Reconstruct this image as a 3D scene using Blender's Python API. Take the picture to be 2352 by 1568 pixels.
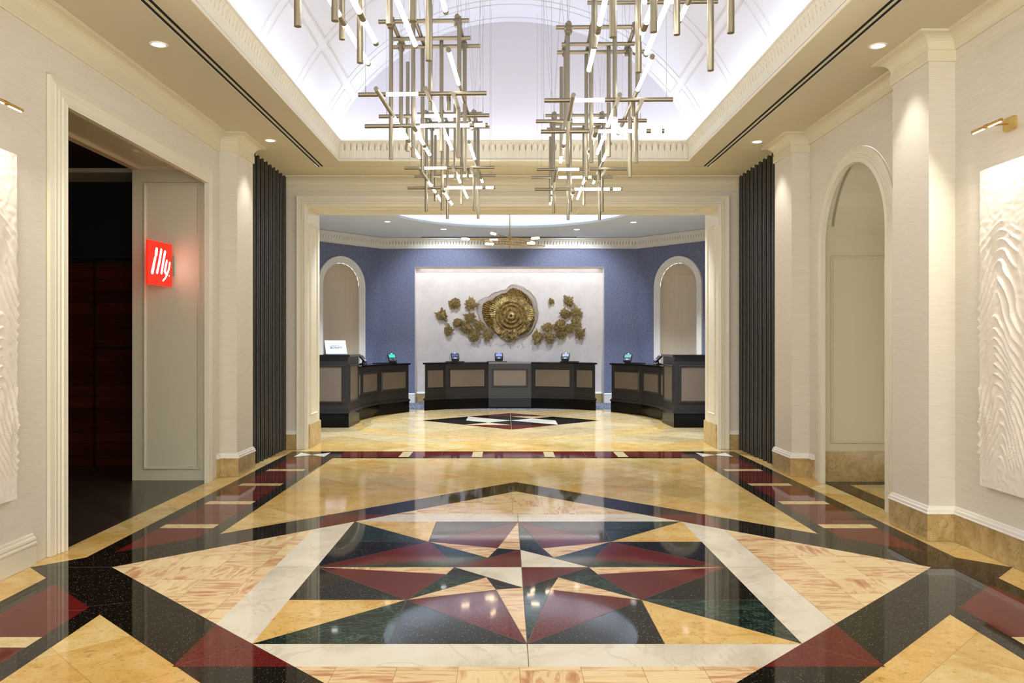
import bpy, bmesh, math, random
from mathutils import Vector, Matrix, noise
for o in list(bpy.data.objects): bpy.data.objects.remove(o)
sc = bpy.context.scene
COL = sc.collection
R = math.radians
# ------------------------------------------------------------------ camera
cam = bpy.data.objects.new('camera', bpy.data.cameras.new('camera'))
COL.objects.link(cam); sc.camera = cam
cam.location = (0, 0, 1.5); cam.rotation_euler = (R(90), 0, 0)
cam.data.sensor_width = 36.0; cam.data.lens = 1850/2352*36
cam.data.shift_x = 16/2352; cam.data.shift_y = 2/2352
cam.data.clip_start = 0.05; cam.data.clip_end = 100
# ------------------------------------------------------------------ view + world
sc.view_settings.view_transform = 'Standard'; sc.view_settings.look = 'None'
sc.view_settings.gamma = 1; sc.view_settings.exposure = 0.30
sc.view_settings.use_curve_mapping = False
w = bpy.data.worlds.new('world'); sc.world = w; w.use_nodes = True
WB = w.node_tree.nodes['Background']
WB.inputs[0].default_value = (1.0, 1.0, 0.96, 1); WB.inputs[1].default_value = 4.8
XC = 0.11                                   # axis of the lobby
def MX(x): return 2*XC - x
CZ = 3.83                                   # lobby ceiling
# ------------------------------------------------------------------ lights: coves
def area(name, loc, rot, sx, sy, power, col, parent=None, spread=None):
    l = bpy.data.lights.new(name, 'AREA'); l.shape = 'RECTANGLE'; l.size = sx; l.size_y = sy
    l.energy = power; l.color = col
    if spread: l.spread = spread
    o = bpy.data.objects.new(name, l); COL.objects.link(o); o.location = loc; o.rotation_euler = rot
    if parent: o.parent = parent
    return o
COOL = (0.89, 0.92, 1.0); WARM = (1.0, 0.83, 0.60); NEUT = (1.0, 0.93, 0.84)
CVP = 50.0
# LED lines lying in the trough of the lobby vault
area('cove_light', (XC-2.42, 5.4, 3.97), (0, R(180-18), 0), .12, 10.3, CVP, COOL)
area('cove_light', (XC+2.42, 5.4, 3.97), (0, R(180+18), 0), .12, 10.3, CVP, COOL)
area('cove_light', (XC, 10.62, 3.97), (R(180-14), 0, 0), 4.6, .12, CVP*.42, COOL)
# LED ring above the lip of the round reception ceiling
for k in range(12):
    a = 2*math.pi*(k+.5)/12
    area('ring_cove_light', (XC+2.62*math.cos(a), 15.7+2.62*math.sin(a), 4.16), (R(180), 0, a), .1, 1.2, 3.6, COOL)
# ------------------------------------------------------------------ colour + material helpers
def lin(c):
    return tuple(((v/255)/12.92 if v/255 <= .04045 else ((v/255+.055)/1.055)**2.4) for v in c) + (1,)
MATS = {}
class N:
    def __init__(s, name):
        s.m = bpy.data.materials.new(name); s.m.use_nodes = True; s.t = s.m.node_tree
        s.b = s.t.nodes['Principled BSDF']; MATS[name] = s.m
        s.co = None
    def n(s, typ, **kw):
        nd = s.t.nodes.new(typ)
        for k, v in kw.items():
            if k in ('operation', 'blend_type', 'data_type', 'noise_dimensions', 'feature', 'wave_type', 'bands_direction', 'rings_direction', 'distance'): setattr(nd, k, v)
            else: nd.inputs[k].default_value = v
        return nd
    def l(s, a, b): s.t.links.new(a, b)
    def coord(s, scale=(1, 1, 1), rot=(0, 0, 0), loc=(0, 0, 0)):
        if not s.co: s.co = s.n('ShaderNodeTexCoord')
        mp = s.n('ShaderNodeMapping'); mp.inputs['Scale'].default_value = scale
        mp.inputs['Rotation'].default_value = rot; mp.inputs['Location'].default_value = loc
        s.l(s.co.outputs['Object'], mp.inputs[0]); return mp.outputs[0]
    def noise(s, vec, scale, detail=4, rough=.6, dist=0):
        nd = s.n('ShaderNodeTexNoise', Scale=scale, Detail=detail, Roughness=rough, Distortion=dist)
        s.l(vec, nd.inputs['Vector']); return nd.outputs[0]
    def ramp(s, fac, stops, interp='LINEAR'):
        nd = s.n('ShaderNodeValToRGB'); cr = nd.color_ramp; cr.interpolation = interp
        while len(cr.elements) < len(stops): cr.elements.new(.5)
        for e, (p, c) in zip(cr.elements, stops): e.position = p; e.color = lin(c) if len(c) == 3 else c
        s.l(fac, nd.inputs[0]); return nd.outputs[0]
    def mix(s, fac, a, b, mode='MIX'):
        nd = s.n('ShaderNodeMix', data_type='RGBA', blend_type=mode)
        for sock, v in ((nd.inputs[0], fac), (nd.inputs[6], a), (nd.inputs[7], b)):
            if hasattr(v, 'is_linked') or hasattr(v, 'links'): s.l(v, sock)
            else: sock.default_value = v if not isinstance(v, tuple) or len(v) == 4 else lin(v)
        return nd.outputs[2]
    def math(s, op, a, b=0):
        nd = s.n('ShaderNodeMath', operation=op)
        for sock, v in ((nd.inputs[0], a), (nd.inputs[1], b)):
            if hasattr(v, 'links'): s.l(v, sock)
            else: sock.default_value = v
        return nd.outputs[0]
    def col(s, v):
        if hasattr(v, 'links'): s.l(v, s.b.inputs['Base Color'])
        else: s.b.inputs['Base Color'].default_value = lin(v)
    def bump(s, h, strength=.3, dist=.01):
        nd = s.n('ShaderNodeBump', Strength=strength, Distance=dist); s.l(h, nd.inputs['Height']); s.l(nd.outputs[0], s.b.inputs['Normal'])
    def set(s, **kw):
        for k, v in kw.items(): s.b.inputs[k.replace('_', ' ')].default_value = v
        return s
    def rough(s, v):
        if hasattr(v, 'links'): s.l(v, s.b.inputs['Roughness'])
        else: s.b.inputs['Roughness'].default_value = v
def plain(name, c, rough=.5, metal=0, spec=.5):
    m = N(name); m.col(c); m.rough(rough); m.set(Metallic=metal, Specular_IOR_Level=spec); return m.m
def emit(name, c, strength, base=(255, 255, 255)):
    m = N(name); m.col(base); m.b.inputs['Emission Color'].default_value = lin(c); m.b.inputs['Emission Strength'].default_value = strength
    return m.m
# wall covering: horizontally woven grasscloth
m = N('grasscloth'); v = m.coord((3, 3, 160)); a = m.noise(v, 2.2, 3, .6)
v2 = m.coord((1, 1, 1)); b = m.noise(v2, 1.5, 2)
m.col(m.mix(m.math('MULTIPLY', b, .25), m.ramp(a, [(.3, (205, 198, 182)), (.7, (223, 217, 203))]), (212, 204, 187)))
m.rough(.75); m.bump(a, .12, .002)
plain('cream_paint', (216, 208, 182), .38)
plain('casing_paint', (222, 216, 196), .35)
m = N('ceiling_paint'); m.col((206, 198, 174)); m.rough(.7)
plain('vault_white', (216, 219, 230), .8)
plain('vault_groove', (206, 203, 204), .8)
plain('lunette_white', (206, 203, 210), .85)
plain('trim_white', (236, 232, 224), .4)
plain('reception_ceiling', (222, 230, 240), .8)
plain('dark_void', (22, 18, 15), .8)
def stone(name, stops, scale=3, rough=.06, vein=None, detail=6):
    m = N(name); v = m.coord(); a = m.noise(v, scale, detail, .65, .6)
    c = m.ramp(a, stops)
    if vein:
        vv = m.noise(v, vein[0], 5, .6, 1.2); d = m.math('ABSOLUTE', m.math('SUBTRACT', vv, .5))
        c = m.mix(m.math('MULTIPLY', m.math('LESS_THAN', d, vein[1]), vein[3]), c, vein[2])
    m.col(c); m.rough(rough); return m
def tiles(m, size, rot=0, sy=None, loc=(0, 0, 0)):
    """random value per square tile, and a joint mask"""
    sy = sy or size
    v = m.coord((1/size, 1/sy, 1), (0, 0, 0), loc) if not rot else None
    if rot:
        v0 = m.coord((1, 1, 1), (0, 0, rot)); mp = m.n('ShaderNodeMapping'); mp.inputs['Scale'].default_value = (1/size, 1/sy, 1); m.l(v0, mp.inputs[0]); v = mp.outputs[0]
    fl = m.n('ShaderNodeVectorMath', operation='FLOOR'); m.l(v, fl.inputs[0])
    sp0 = m.n('ShaderNodeSeparateXYZ'); m.l(fl.outputs[0], sp0.inputs[0])
    cb = m.n('ShaderNodeCombineXYZ'); m.l(sp0.outputs[0], cb.inputs[0]); m.l(sp0.outputs[1], cb.inputs[1])
    wn = m.n('ShaderNodeTexWhiteNoise'); m.l(cb.outputs[0], wn.inputs['Vector'])
    fr = m.n('ShaderNodeVectorMath', operation='FRACTION'); m.l(v, fr.inputs[0])
    sp = m.n('ShaderNodeSeparateXYZ'); m.l(fr.outputs[0], sp.inputs[0])
    jw = .004/size
    j = m.math('MAXIMUM', m.math('LESS_THAN', sp.outputs[0], jw), m.math('LESS_THAN', sp.outputs[1], jw*size/sy))
    return wn, j, fr.outputs[0]
#
# golden marble in diagonal tiles
def golden(name, stops, sp_):
    m = N(name); wn, j, _ = tiles(m, .61, R(45))
    off = m.n('ShaderNodeVectorMath', operation='SCALE'); off.inputs[3].default_value = 13; m.l(wn.outputs['Color'], off.inputs[0])
    ad = m.n('ShaderNodeVectorMath', operation='ADD'); m.l(m.coord(), ad.inputs[0]); m.l(off.outputs[0], ad.inputs[1])
    a = m.noise(ad.outputs[0], 3.2, 8, .68, .5); b = m.noise(ad.outputs[0], 14, 8, .75, 1.0)
    c = m.ramp(a, stops); c2 = m.ramp(b, [(.33, (186, 154, 104)), (.43, (255, 255, 255))])
    c = m.mix(.6, c, c2, 'MULTIPLY')
    d3 = m.noise(ad.outputs[0], 24, 7, .8, 1.5); c = m.mix(.5, c, m.ramp(d3, [(.38, (205, 180, 136)), (.46, (255, 255, 255)), (.6, (255, 255, 255))]), 'MULTIPLY')
    tint = m.ramp(wn.outputs['Value'], [(0, (255, 236, 196)), (.35, (236, 224, 192)), (.65, (255, 252, 240)), (1, (222, 218, 200))])
    c = m.mix(.9, c, tint, 'MULTIPLY'); c = m.mix(m.math('MULTIPLY', j, .45), c, (120, 92, 50)); m.col(c); m.rough(.08)
golden('golden_marble', [(.28, (206, 168, 98)), (.45, (224, 195, 132)), (.62, (234, 213, 163)), (.8, (220, 208, 168))], 0)
golden('pale_golden_marble', [(.28, (200, 174, 130)), (.45, (212, 192, 152)), (.62, (220, 204, 170)), (.8, (208, 198, 172))], 0)
m = N('black_granite'); v = m.coord(); n1 = m.n('ShaderNodeTexVoronoi', Scale=95.0); m.l(v, n1.inputs['Vector'])
s1 = m.math('LESS_THAN', n1.outputs['Distance'], .20); wn = m.n('ShaderNodeTexWhiteNoise'); m.l(n1.outputs['Color'], wn.inputs['Vector'])
s1 = m.math('MULTIPLY', s1, m.math('GREATER_THAN', wn.outputs['Value'], .6))
m.col(m.mix(s1, (23, 20, 16), (150, 145, 130))); m.rough(.04)
m = N('red_granite'); v = m.coord(); a = m.noise(v, 60, 6, .8); m.col(m.ramp(a, [(.3, (74, 18, 18)), (.5, (98, 28, 26)), (.72, (124, 48, 42))])); m.rough(.05)
m = N('green_marble'); v = m.coord((1, 1.6, 1), (0, 0, .5))
a = m.noise(v, 5, 7, .7, 1.5); d = m.math('ABSOLUTE', m.math('SUBTRACT', a, .5)); b = m.noise(v, 12, 6, .7, 2); d2 = m.math('ABSOLUTE', m.math('SUBTRACT', b, .5))
c = m.ramp(m.noise(v, 9, 5), [(.35, (10, 16, 15)), (.65, (22, 42, 34))])
c = m.mix(m.ramp(d, [(0, (150, 150, 150)), (.02, (0, 0, 0))]), c, (128, 168, 146)); c = m.mix(m.ramp(d2, [(0, (120, 120, 120)), (.012, (0, 0, 0))]), c, (150, 180, 165)); m.col(c); m.rough(.04)
def onyx(name, tx, ty, lo):
    m = N(name); wn, j, _ = tiles(m, tx, 0, ty, lo)
    sp = m.n('ShaderNodeSeparateColor'); m.l(wn.outputs['Color'], sp.inputs[0])
    off = m.n('ShaderNodeVectorMath', operation='SCALE'); off.inputs[3].default_value = 9; m.l(wn.outputs['Color'], off.inputs[0])
    ad = m.n('ShaderNodeVectorMath', operation='ADD'); m.l(m.coord(), ad.inputs[0]); m.l(off.outputs[0], ad.inputs[1])
    mp = m.n('ShaderNodeMapping'); mp.inputs['Scale'].default_value = (1.3, 7, 1); m.l(ad.outputs[0], mp.inputs[0])
    mp2 = m.n('ShaderNodeMapping'); mp2.inputs['Scale'].default_value = (7, 1.5, 1); m.l(ad.outputs[0], mp2.inputs[0])
    a1 = m.noise(mp.outputs[0], 2.2, 5, .55, .5); a2 = m.noise(mp2.outputs[0], 2.0, 5, .55, .5)
    a = m.mix(m.math('GREATER_THAN', sp.outputs[0], .66), a1, a2)
    cA = m.ramp(a, [(.34, (188, 136, 100)), (.42, (212, 170, 130)), (.48, (232, 206, 164)), (.56, (228, 202, 158)), (.62, (204, 156, 118)), (.68, (226, 198, 152))])
    cB = m.ramp(a, [(.34, (214, 176, 130)), (.44, (236, 216, 174)), (.56, (232, 208, 162)), (.68, (212, 164, 128))])
    c = m.mix(m.math('GREATER_THAN', sp.outputs[1], .5), cA, cB)
    c = m.mix(m.math('MULTIPLY', j, .55), c, (140, 112, 80)); m.col(c); m.rough(.05); return m
onyx('onyx_tiles', .2825, .2825, (-(.11+1.65)/.2825, -5.378/.2825, 0))
onyx('onyx', 3.0, 3.0, (.3, .1, 0))
stone('white_marble', [(.3, (200, 192, 172)), (.5, (226, 220, 204)), (.7, (234, 230, 216))], 1.6, .06, (1.1, .010, (196, 188, 166), .35))
stone('cream_limestone', [(.3, (196, 172, 118)), (.6, (222, 204, 156)), (.8, (230, 214, 172))], 14, .1)
stone('yellow_stone', [(.3, (206, 162, 88)), (.5, (224, 188, 116)), (.75, (232, 204, 142))], 5, .06, (7, .008, (170, 126, 62), .7))
stone('plinth_stone', [(.25, (160, 132, 82)), (.5, (186, 160, 110)), (.75, (204, 182, 136))], 7, .22, (5, .01, (136, 104, 54), .5))
plain('joint', (92, 80, 58), .4)
m = N('wood_floor'); wn, j, fr = tiles(m, 1.3, R(45), .14); v = m.coord((2, 26, 1), (0, 0, R(45)))
a = m.noise(v, 2, 5); c = m.mix(.6, m.ramp(a, [(.3, (40, 37, 33)), (.7, (78, 71, 60))]), m.ramp(wn.outputs['Value'], [(0, (150, 150, 150)), (1, (255, 255, 255))]), 'MULTIPLY')
m.col(m.mix(m.math('MULTIPLY', j, .8), c, (8, 7, 6))); m.rough(.22)
m = N('mahogany'); v = m.coord((1.2, 1.2, 22)); a = m.noise(v, 2, 5, .6, .3); v2 = m.coord((0, 0, 7.1)); fr = m.n('ShaderNodeVectorMath', operation='FRACTION'); m.l(v2, fr.inputs[0])
sp = m.n('ShaderNodeSeparateXYZ'); m.l(fr.outputs[0], sp.inputs[0]); fl = m.n('ShaderNodeVectorMath', operation='FLOOR'); m.l(v2, fl.inputs[0]); wn = m.n('ShaderNodeTexWhiteNoise'); m.l(fl.outputs[0], wn.inputs['Vector'])
c = m.mix(.7, m.ramp(a, [(.3, (58, 20, 8)), (.7, (104, 42, 18))]), m.ramp(wn.outputs['Value'], [(0, (150, 150, 150)), (1, (255, 255, 255))]), 'MULTIPLY')
c = m.mix(m.math('LESS_THAN', sp.outputs[2], .05), c, (14, 6, 3)); m.col(c); m.rough(.35)
m = N('blue_plaster'); v = m.coord(); a = m.noise(v, 1.1, 5, .6); b = m.noise(v, 26, 5, .75); c = m.ramp(b, [(.3, (82, 88, 112)), (.7, (142, 150, 180))])
m.col(m.mix(m.math('MULTIPLY', a, .7), c, (103, 110, 142))); m.rough(.6)
m = N('pearl_plaster'); a = m.noise(m.coord(), 4, 6, .7); m.col(m.ramp(a, [(.35, (222, 213, 210)), (.65, (233, 226, 223))])); m.rough(.6)
m = N('niche_beige'); m.col((216, 202, 182)); m.rough(.7)
m = N('desk_black'); a = m.noise(m.coord((2, 2, 30)), 3, 4); m.col(m.ramp(a, [(.3, (38, 37, 38)), (.7, (50, 49, 51))])); m.rough(.34); m.set(Specular_IOR_Level=.3)
plain('desk_top_black', (24, 23, 25), .12)
plain('desk_plinth', (16, 15, 14), .12, 0, .12)
m = N('bronze_mesh'); v = m.coord((1, 1, 1)); wv = m.n('ShaderNodeTexWave', Scale=26.0, Distortion=1.2, Detail=2.0); wv.bands_direction = 'Z'; m.l(v, wv.inputs['Vector'])
a = m.noise(v, 5, 4); nn = m.noise(m.coord((160, 160, 160)), 1, 1)
m.col(m.mix(m.math('MULTIPLY', wv.outputs[1], .35), m.mix(nn, (112, 100, 90), (142, 128, 114)), (92, 86, 80))); m.rough(.45); m.set(Metallic=.35)
def metal(name, c, rough, bumpy=0, vary=0):
    m = N(name); m.set(Metallic=1.0)
    if vary:
        a = m.noise(m.coord(), vary, 5, .7); m.col(m.ramp(a, [(.35, tuple(int(x*.45) for x in c)), (.65, c)]))
    else: m.col(c)
    m.rough(rough)
    if bumpy: m.bump(m.noise(m.coord(), bumpy, 4, .7), .8, .02)
    return m
m = metal('champagne_metal', (148, 140, 122), .42); m.bump(m.noise(m.coord((1, 1, 1)), 90, 2), .02, .001)
metal('brass', (196, 156, 84), .25); metal('steel', (170, 168, 164), .3); metal('brass_mesh', (222, 196, 120), .3, 60)
metal('antique_gold', (236, 210, 146), .27, 26, 9); metal('antique_gold_dark', (184, 152, 92), .36, 40, 14)
plain('slat_dark', (30, 26, 22), .4)
plain('slot_black', (8, 7, 6), .9)
plain('device_black', (20, 20, 22), .35); plain('device_grey', (70, 74, 78), .4)
plain('card_white', (206, 211, 220), .6); plain('ink', (40, 42, 50), .6)
plain('relief_plaster', (232, 224, 212), .6)
emit('tube_glow', (255, 253, 246), 11.0); emit('bulb_glow', (255, 226, 190), 11.0); emit('downlight_glow', (255, 244, 222), 2.2)
emit('downlight_cool', (255, 255, 255), 6.0); emit('lamp_glow', (255, 232, 205), 5.0)
emit('sign_red', (255, 34, 18), 1.25, (200, 20, 10)); emit('sign_white', (255, 250, 250), 1.3)
emit('screen_teal', (30, 215, 200), 1.0, (10, 10, 10)); emit('screen_blue', (150, 165, 235), .95, (10, 10, 10)); emit('screen_navy', (82, 88, 150), .9, (10, 10, 10)); emit('screen_pale', (175, 195, 225), .95, (10, 10, 10)); emit('screen_green', (110, 190, 175), .95, (10, 10, 10)); emit('screen_dark', (40, 50, 60), .5, (10, 10, 10)); emit('pink_led', (255, 60, 190), 1.2)
for k_ in ('golden_marble', 'pale_golden_marble', 'black_granite', 'red_granite', 'green_marble', 'onyx_tiles', 'onyx', 'white_marble', 'cream_limestone', 'yellow_stone'):
    MATS[k_].node_tree.nodes['Principled BSDF'].inputs['Specular IOR Level'].default_value = .24
# woven stripes of the carpet behind the desks
m = N('carpet'); v = m.coord((1, 1, 1), (0, 0, .7)); a = m.noise(m.coord((9, 1, 1), (0, 0, .7)), 4, 3); m.col(m.ramp(a, [(.42, (30, 32, 42)), (.5, (150, 156, 176)), (.6, (40, 42, 54))])); m.rough(.9)
M = MATS
# ------------------------------------------------------------------ mesh builder
def V(*a): return Vector(a)
class MB:
    def __init__(s): s.v = []; s.f = []; s.mi = []; s.sm = []; s.cur = 0; s.mats = []
    def mat(s, name):
        if name not in s.mats: s.mats.append(name)
        s.cur = s.mats.index(name); return s
    def add(s, vs, fs, smooth=False):
        o = len(s.v); s.v += [tuple(x) for x in vs]
        for f in fs: s.f.append([i+o for i in f]); s.mi.append(s.cur); s.sm.append(smooth)
        return s
    def poly(s, pts): return s.add(pts, [list(range(len(pts)))])
    def box(s, a, b, M_=None):
        x0, y0, z0 = a; x1, y1, z1 = b
        vs = [V(x, y, z) for z in (z0, z1) for y in (y0, y1) for x in (x0, x1)]
        if M_: vs = [M_ @ v for v in vs]
        return s.add(vs, [(0, 2, 3, 1), (4, 5, 7, 6), (0, 1, 5, 4), (2, 6, 7, 3), (0, 4, 6, 2), (1, 3, 7, 5)])
    def rbox(s, a, b, r, M_=None, seg=3, axis=2):
        """box with rounded vertical edges (axis 2)"""
        x0, y0, z0 = a; x1, y1, z1 = b; pts = []
        for cx, cy, a0 in ((x1-r, y1-r, 0), (x0+r, y1-r, 90), (x0+r, y0+r, 180), (x1-r, y0+r, 270)):
            for k in range(seg+1):
                t = R(a0+90*k/seg); pts.append((cx+r*math.cos(t), cy+r*math.sin(t)))
        return s.prism(pts, z0, z1, M_)
    def prism(s, pts, z0, z1, M_=None, smooth=False):
        n = len(pts); lo = [V(p[0], p[1], z0) for p in pts]; hi = [V(p[0], p[1], z1) for p in pts]
        vs = lo+hi
        if M_: vs = [M_ @ v for v in vs]
        s.add(vs, [(i, (i+1) % n, n+(i+1) % n, n+i) for i in range(n)], smooth)
        s.add(vs[:n], [list(range(n))[::-1]]); s.add(vs[n:], [list(range(n))]); return s
    def tube(s, p, q, r, n=14, r2=None, caps=True):
        p = Vector(p); q = Vector(q); d = (q-p).normalized(); u = d.orthogonal().normalized(); w_ = d.cross(u); r2 = r if r2 is None else r2
        A = [p+(u*math.cos(2*math.pi*i/n)+w_*math.sin(2*math.pi*i/n))*r for i in range(n)]
        B = [q+(u*math.cos(2*math.pi*i/n)+w_*math.sin(2*math.pi*i/n))*r2 for i in range(n)]
        s.add(A+B, [(i, (i+1) % n, n+(i+1) % n, n+i) for i in range(n)], True)
        if caps: s.add(A, [list(range(n))[::-1]]); s.add(B, [list(range(n))])
        return s
    def capsule(s, p, q, r, n=12):
        p = Vector(p); q = Vector(q); d = (q-p).normalized(); pr = []
        L = (q-p).length
        for k in range(5): t = math.pi/2*k/4; pr.append((r*math.sin(t)+1e-5, r-r*math.cos(t)))
        for k in range(5): t = math.pi/2*k/4; pr.append((r*math.cos(t)+1e-5, L-r+r*math.sin(t)))
        return s.lathe(pr, n, Matrix.Translation(p) @ d.to_track_quat('Z', 'Y').to_matrix().to_4x4())
    def lathe(s, prof, n=24, M_=None, smooth=True, arc=None):
        vs = []; full = arc is None; a0, a1 = arc or (0, 2*math.pi); m_ = n if full else n+1
        for r, z in prof:
            for i in range(m_):
                t = a0+(a1-a0)*i/n; vs.append(V(r*math.cos(t), r*math.sin(t), z))
        if M_: vs = [M_ @ v for v in vs]
        fs = []
        for k in range(len(prof)-1):
            for i in range(n):
                j = (i+1) % m_ if full else i+1
                fs.append((k*m_+i, k*m_+j, (k+1)*m_+j, (k+1)*m_+i))
        return s.add(vs, fs, smooth)
    def sphere(s, c, r, n=12, sc_=(1, 1, 1)):
        M_ = Matrix.Translation(c) @ Matrix.Diagonal((*sc_, 1))
        return s.lathe([(max(r*math.sin(math.pi*k/(n//2+2)), 1e-5), -r*math.cos(math.pi*k/(n//2+2))) for k in range(n//2+3)], n, M_)
    def sweep(s, path, prof, Nrm, closed=False, smooth=False, loop=True, ends=True):
        """path: points in the plane with normal Nrm; prof (a,b): a along T x N, b along N; mitred"""
        path = [Vector(p) for p in path]; Nrm = Vector(Nrm); n = len(path); rings = []
        for i, P in enumerate(path):
            if closed or 0 < i < n-1:
                t1 = (P-path[i-1]).normalized(); t2 = (path[(i+1) % n]-P).normalized()
            elif i == 0: t1 = t2 = (path[1]-P).normalized()
            else: t1 = t2 = (P-path[-2]).normalized()
            s1 = t1.cross(Nrm); s2 = t2.cross(Nrm); m_ = (s1+s2)/(1+s1.dot(s2))
            rings.append([P+m_*a+Nrm*b for a, b in prof])
        k = len(prof); vs = [v for r_ in rings for v in r_]; fs = []
        for i in range(n if closed else n-1):
            j = (i+1) % n
            for e in range(k if loop else k-1):
                g = (e+1) % k; fs.append((i*k+e, i*k+g, j*k+g, j*k+e))
        s.add(vs, fs, smooth)
        if not closed and loop and ends: s.add(rings[0], [list(range(k))]); s.add(rings[-1], [list(range(k))[::-1]])
        return s
    def grid(s, fn, nu, nv, smooth=True):
        vs = [fn(i/nu, j/nv) for j in range(nv+1) for i in range(nu+1)]
        return s.add(vs, [(j*(nu+1)+i, j*(nu+1)+i+1, (j+1)*(nu+1)+i+1, (j+1)*(nu+1)+i) for j in range(nv) for i in range(nu)], smooth)
    def build(s, name, parent=None, fix=False, loc=None, rot=None):
        me = bpy.data.meshes.new(name); me.from_pydata(s.v, [], s.f)
        for n_ in (s.mats or ['cream_paint']): me.materials.append(M[n_])
        me.polygons.foreach_set('material_index', s.mi); me.polygons.foreach_set('use_smooth', s.sm)
        if fix:
            bm = bmesh.new(); bm.from_mesh(me); bmesh.ops.recalc_face_normals(bm, faces=bm.faces); bm.to_mesh(me); bm.free()
        me.update()
        o = bpy.data.objects.new(name, me); COL.objects.link(o)
        if parent: o.parent = parent
        if loc: o.location = loc
        if rot: o.rotation_euler = rot
        return o
def mb(mat): return MB().mat(mat)
def tag(o, label=None, cat=None, group=None, kind=None):
    if label: o['label'] = label
    if cat: o['category'] = cat
    if group: o['group'] = group
    if kind: o['kind'] = kind
    return o
def empty(name, loc=(0, 0, 0), rz=0, **kw):
    o = bpy.data.objects.new(name, None); COL.objects.link(o); o.location = loc; o.rotation_euler = (0, 0, rz); o.empty_display_size = .1
    return tag(o, **kw)
def struct(b, name, label, cat, fix=False):
    return tag(b.build(name, fix=fix), label, cat, kind='structure')
def copy_tree(o, parent=None):
    c = o.copy(); COL.objects.link(c); c.parent = parent
    for ch in list(o.children): copy_tree(ch, c)
    return c
# ================================================================== FLOOR
SX, SY = XC, 5.378
f = MB(); LV = [-0.004]
def P2(pts, mat, z, off=(SX, SY)): f.mat(mat).poly([V(off[0]+x, off[1]+y, z) for x, y in pts])
def rect(x0, y0, x1, y1): return [(x0, y0), (x1, y0), (x1, y1), (x0, y1)]
# ground course of golden marble, lobby and reception in one
P2(rect(-3.34, -8.4, 3.31, 6.8), 'golden_marble', -.0016)
P2(rect(-5.2, 6.8, 5.2, 15.2), 'pale_golden_marble', -.0016)
P2(rect(3.30, 1.5, 6.5, 3.34), 'cream_limestone', -.0016)
P2(rect(3.31, 1.72, 3.52, 3.34), 'black_granite', -.001); P2(rect(3.52, 3.11, 6.5, 3.34), 'black_granite', -.001); P2(rect(3.52, 1.5, 6.5, 1.72), 'black_granite', -.001)
P2(rect(3.52, 1.72, 3.6, 3.11), 'yellow_stone', -.0008)
for s_ in (-1, 1):                                   # side ladders
    P2(rect(*sorted((s_*3.035, s_*2.345))[:1], -8, sorted((s_*3.035, s_*2.345))[1], 5.72), 'black_granite', -.0012)
    P2(rect(sorted((s_*2.905, s_*2.468))[0], -8, sorted((s_*2.905, s_*2.468))[1], 5.06), 'red_granite', -.0009)
    for k in range(-8, 6):
        yc = 1.2+.965*(k-1) if k > 0 else -1.345+.965*k
        if k <= 0: yc = -1.345+.965*k
        P2(rect(sorted((s_*2.905, s_*2.468))[0], yc-.07, sorted((s_*2.905, s_*2.468))[1], yc+.07), 'cream_limestone', -.0006) if abs(yc) > 1.0 and yc < 4.9 else None
        if abs(yc) > 1 and yc < 4.9: P2(rect(sorted((s_*2.905, s_*2.468))[0], yc+.48, sorted((s_*2.905, s_*2.468))[1], yc+.483), 'joint', -.0005) if yc+.48 < 5 else None
    # bow tie in the corner square
    for sg in (-1, 1): P2([(s_*2.685+sg*.20, 5.19), (s_*2.685+sg*.20, 5.59), (s_*2.685, 5.37)], 'white_marble', -.0004)
P2(rect(-2.345, 5.06, 2.345, 5.72), 'black_granite', -.0012)
P2(rect(-2.31, 5.175, 2.31, 5.675), 'red_granite', -.0009)
for xc in (-1.44, -.48, .48, 1.44): P2(rect(xc-.068, 5.175, xc+.068, 5.675), 'cream_limestone', -.0006)
for xc in (-1.92, -.96, 0, .96, 1.92): P2(rect(xc-.0015, 5.175, xc+.0015, 5.675), 'joint', -.0005)
D = 3.28; d = 2.735; A = 1.37; B = 1.65
P2([(-D, 0), (0, -D), (D, 0), (0, D)], 'black_granite', -.0008)
P2([(-d, 0), (0, -d), (d, 0), (0, d)], 'onyx_tiles', -.0004)
for sx in (-1, 1):
    for sy in (-1, 1):
        P2([(sx*B, sy*B), (sx*B, sy*(d-B)), (sx*(d-B), sy*B)], 'red_granite', -.0005)
        P2([(sx*.0015, 0)]*0+[(sx*B*.985, sy*B*.985), (sx*B*.985+.004, sy*B*.985), (sx*1.37+.004, sy*1.37), (sx*1.37, sy*1.37)], 'joint', -.0003)
        # joints of the black band
        P2([(sx*2.08, sy*.655), (sx*2.084, sy*.655), (sx*2.484, sy*.80), (sx*2.48, sy*.80)], 'joint', -.0003)
for sx in (-1, 1): P2(rect(*( (min(sx*d, sx*D), -.0018, max(sx*d, sx*D), .0018))), 'joint', -.0003)
c_ = d-B
P2([(-B, -c_), (-B, c_), (-c_, B), (c_, B), (B, c_), (B, -c_), (c_, -B), (-c_, -B)], 'white_marble', -.0003)
P2(rect(-A, -A, A, A), 'black_granite', -.0001)
H = A/2
STAR = []
for sy in (-1, 1):
    STAR.append(([(0, sy*A), (-.165, sy*.49), (0, sy*.45)], 'onyx'))
    STAR.append(([(0, sy*A), (.165, sy*.49), (0, sy*.45)], 'green_marble'))
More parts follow.
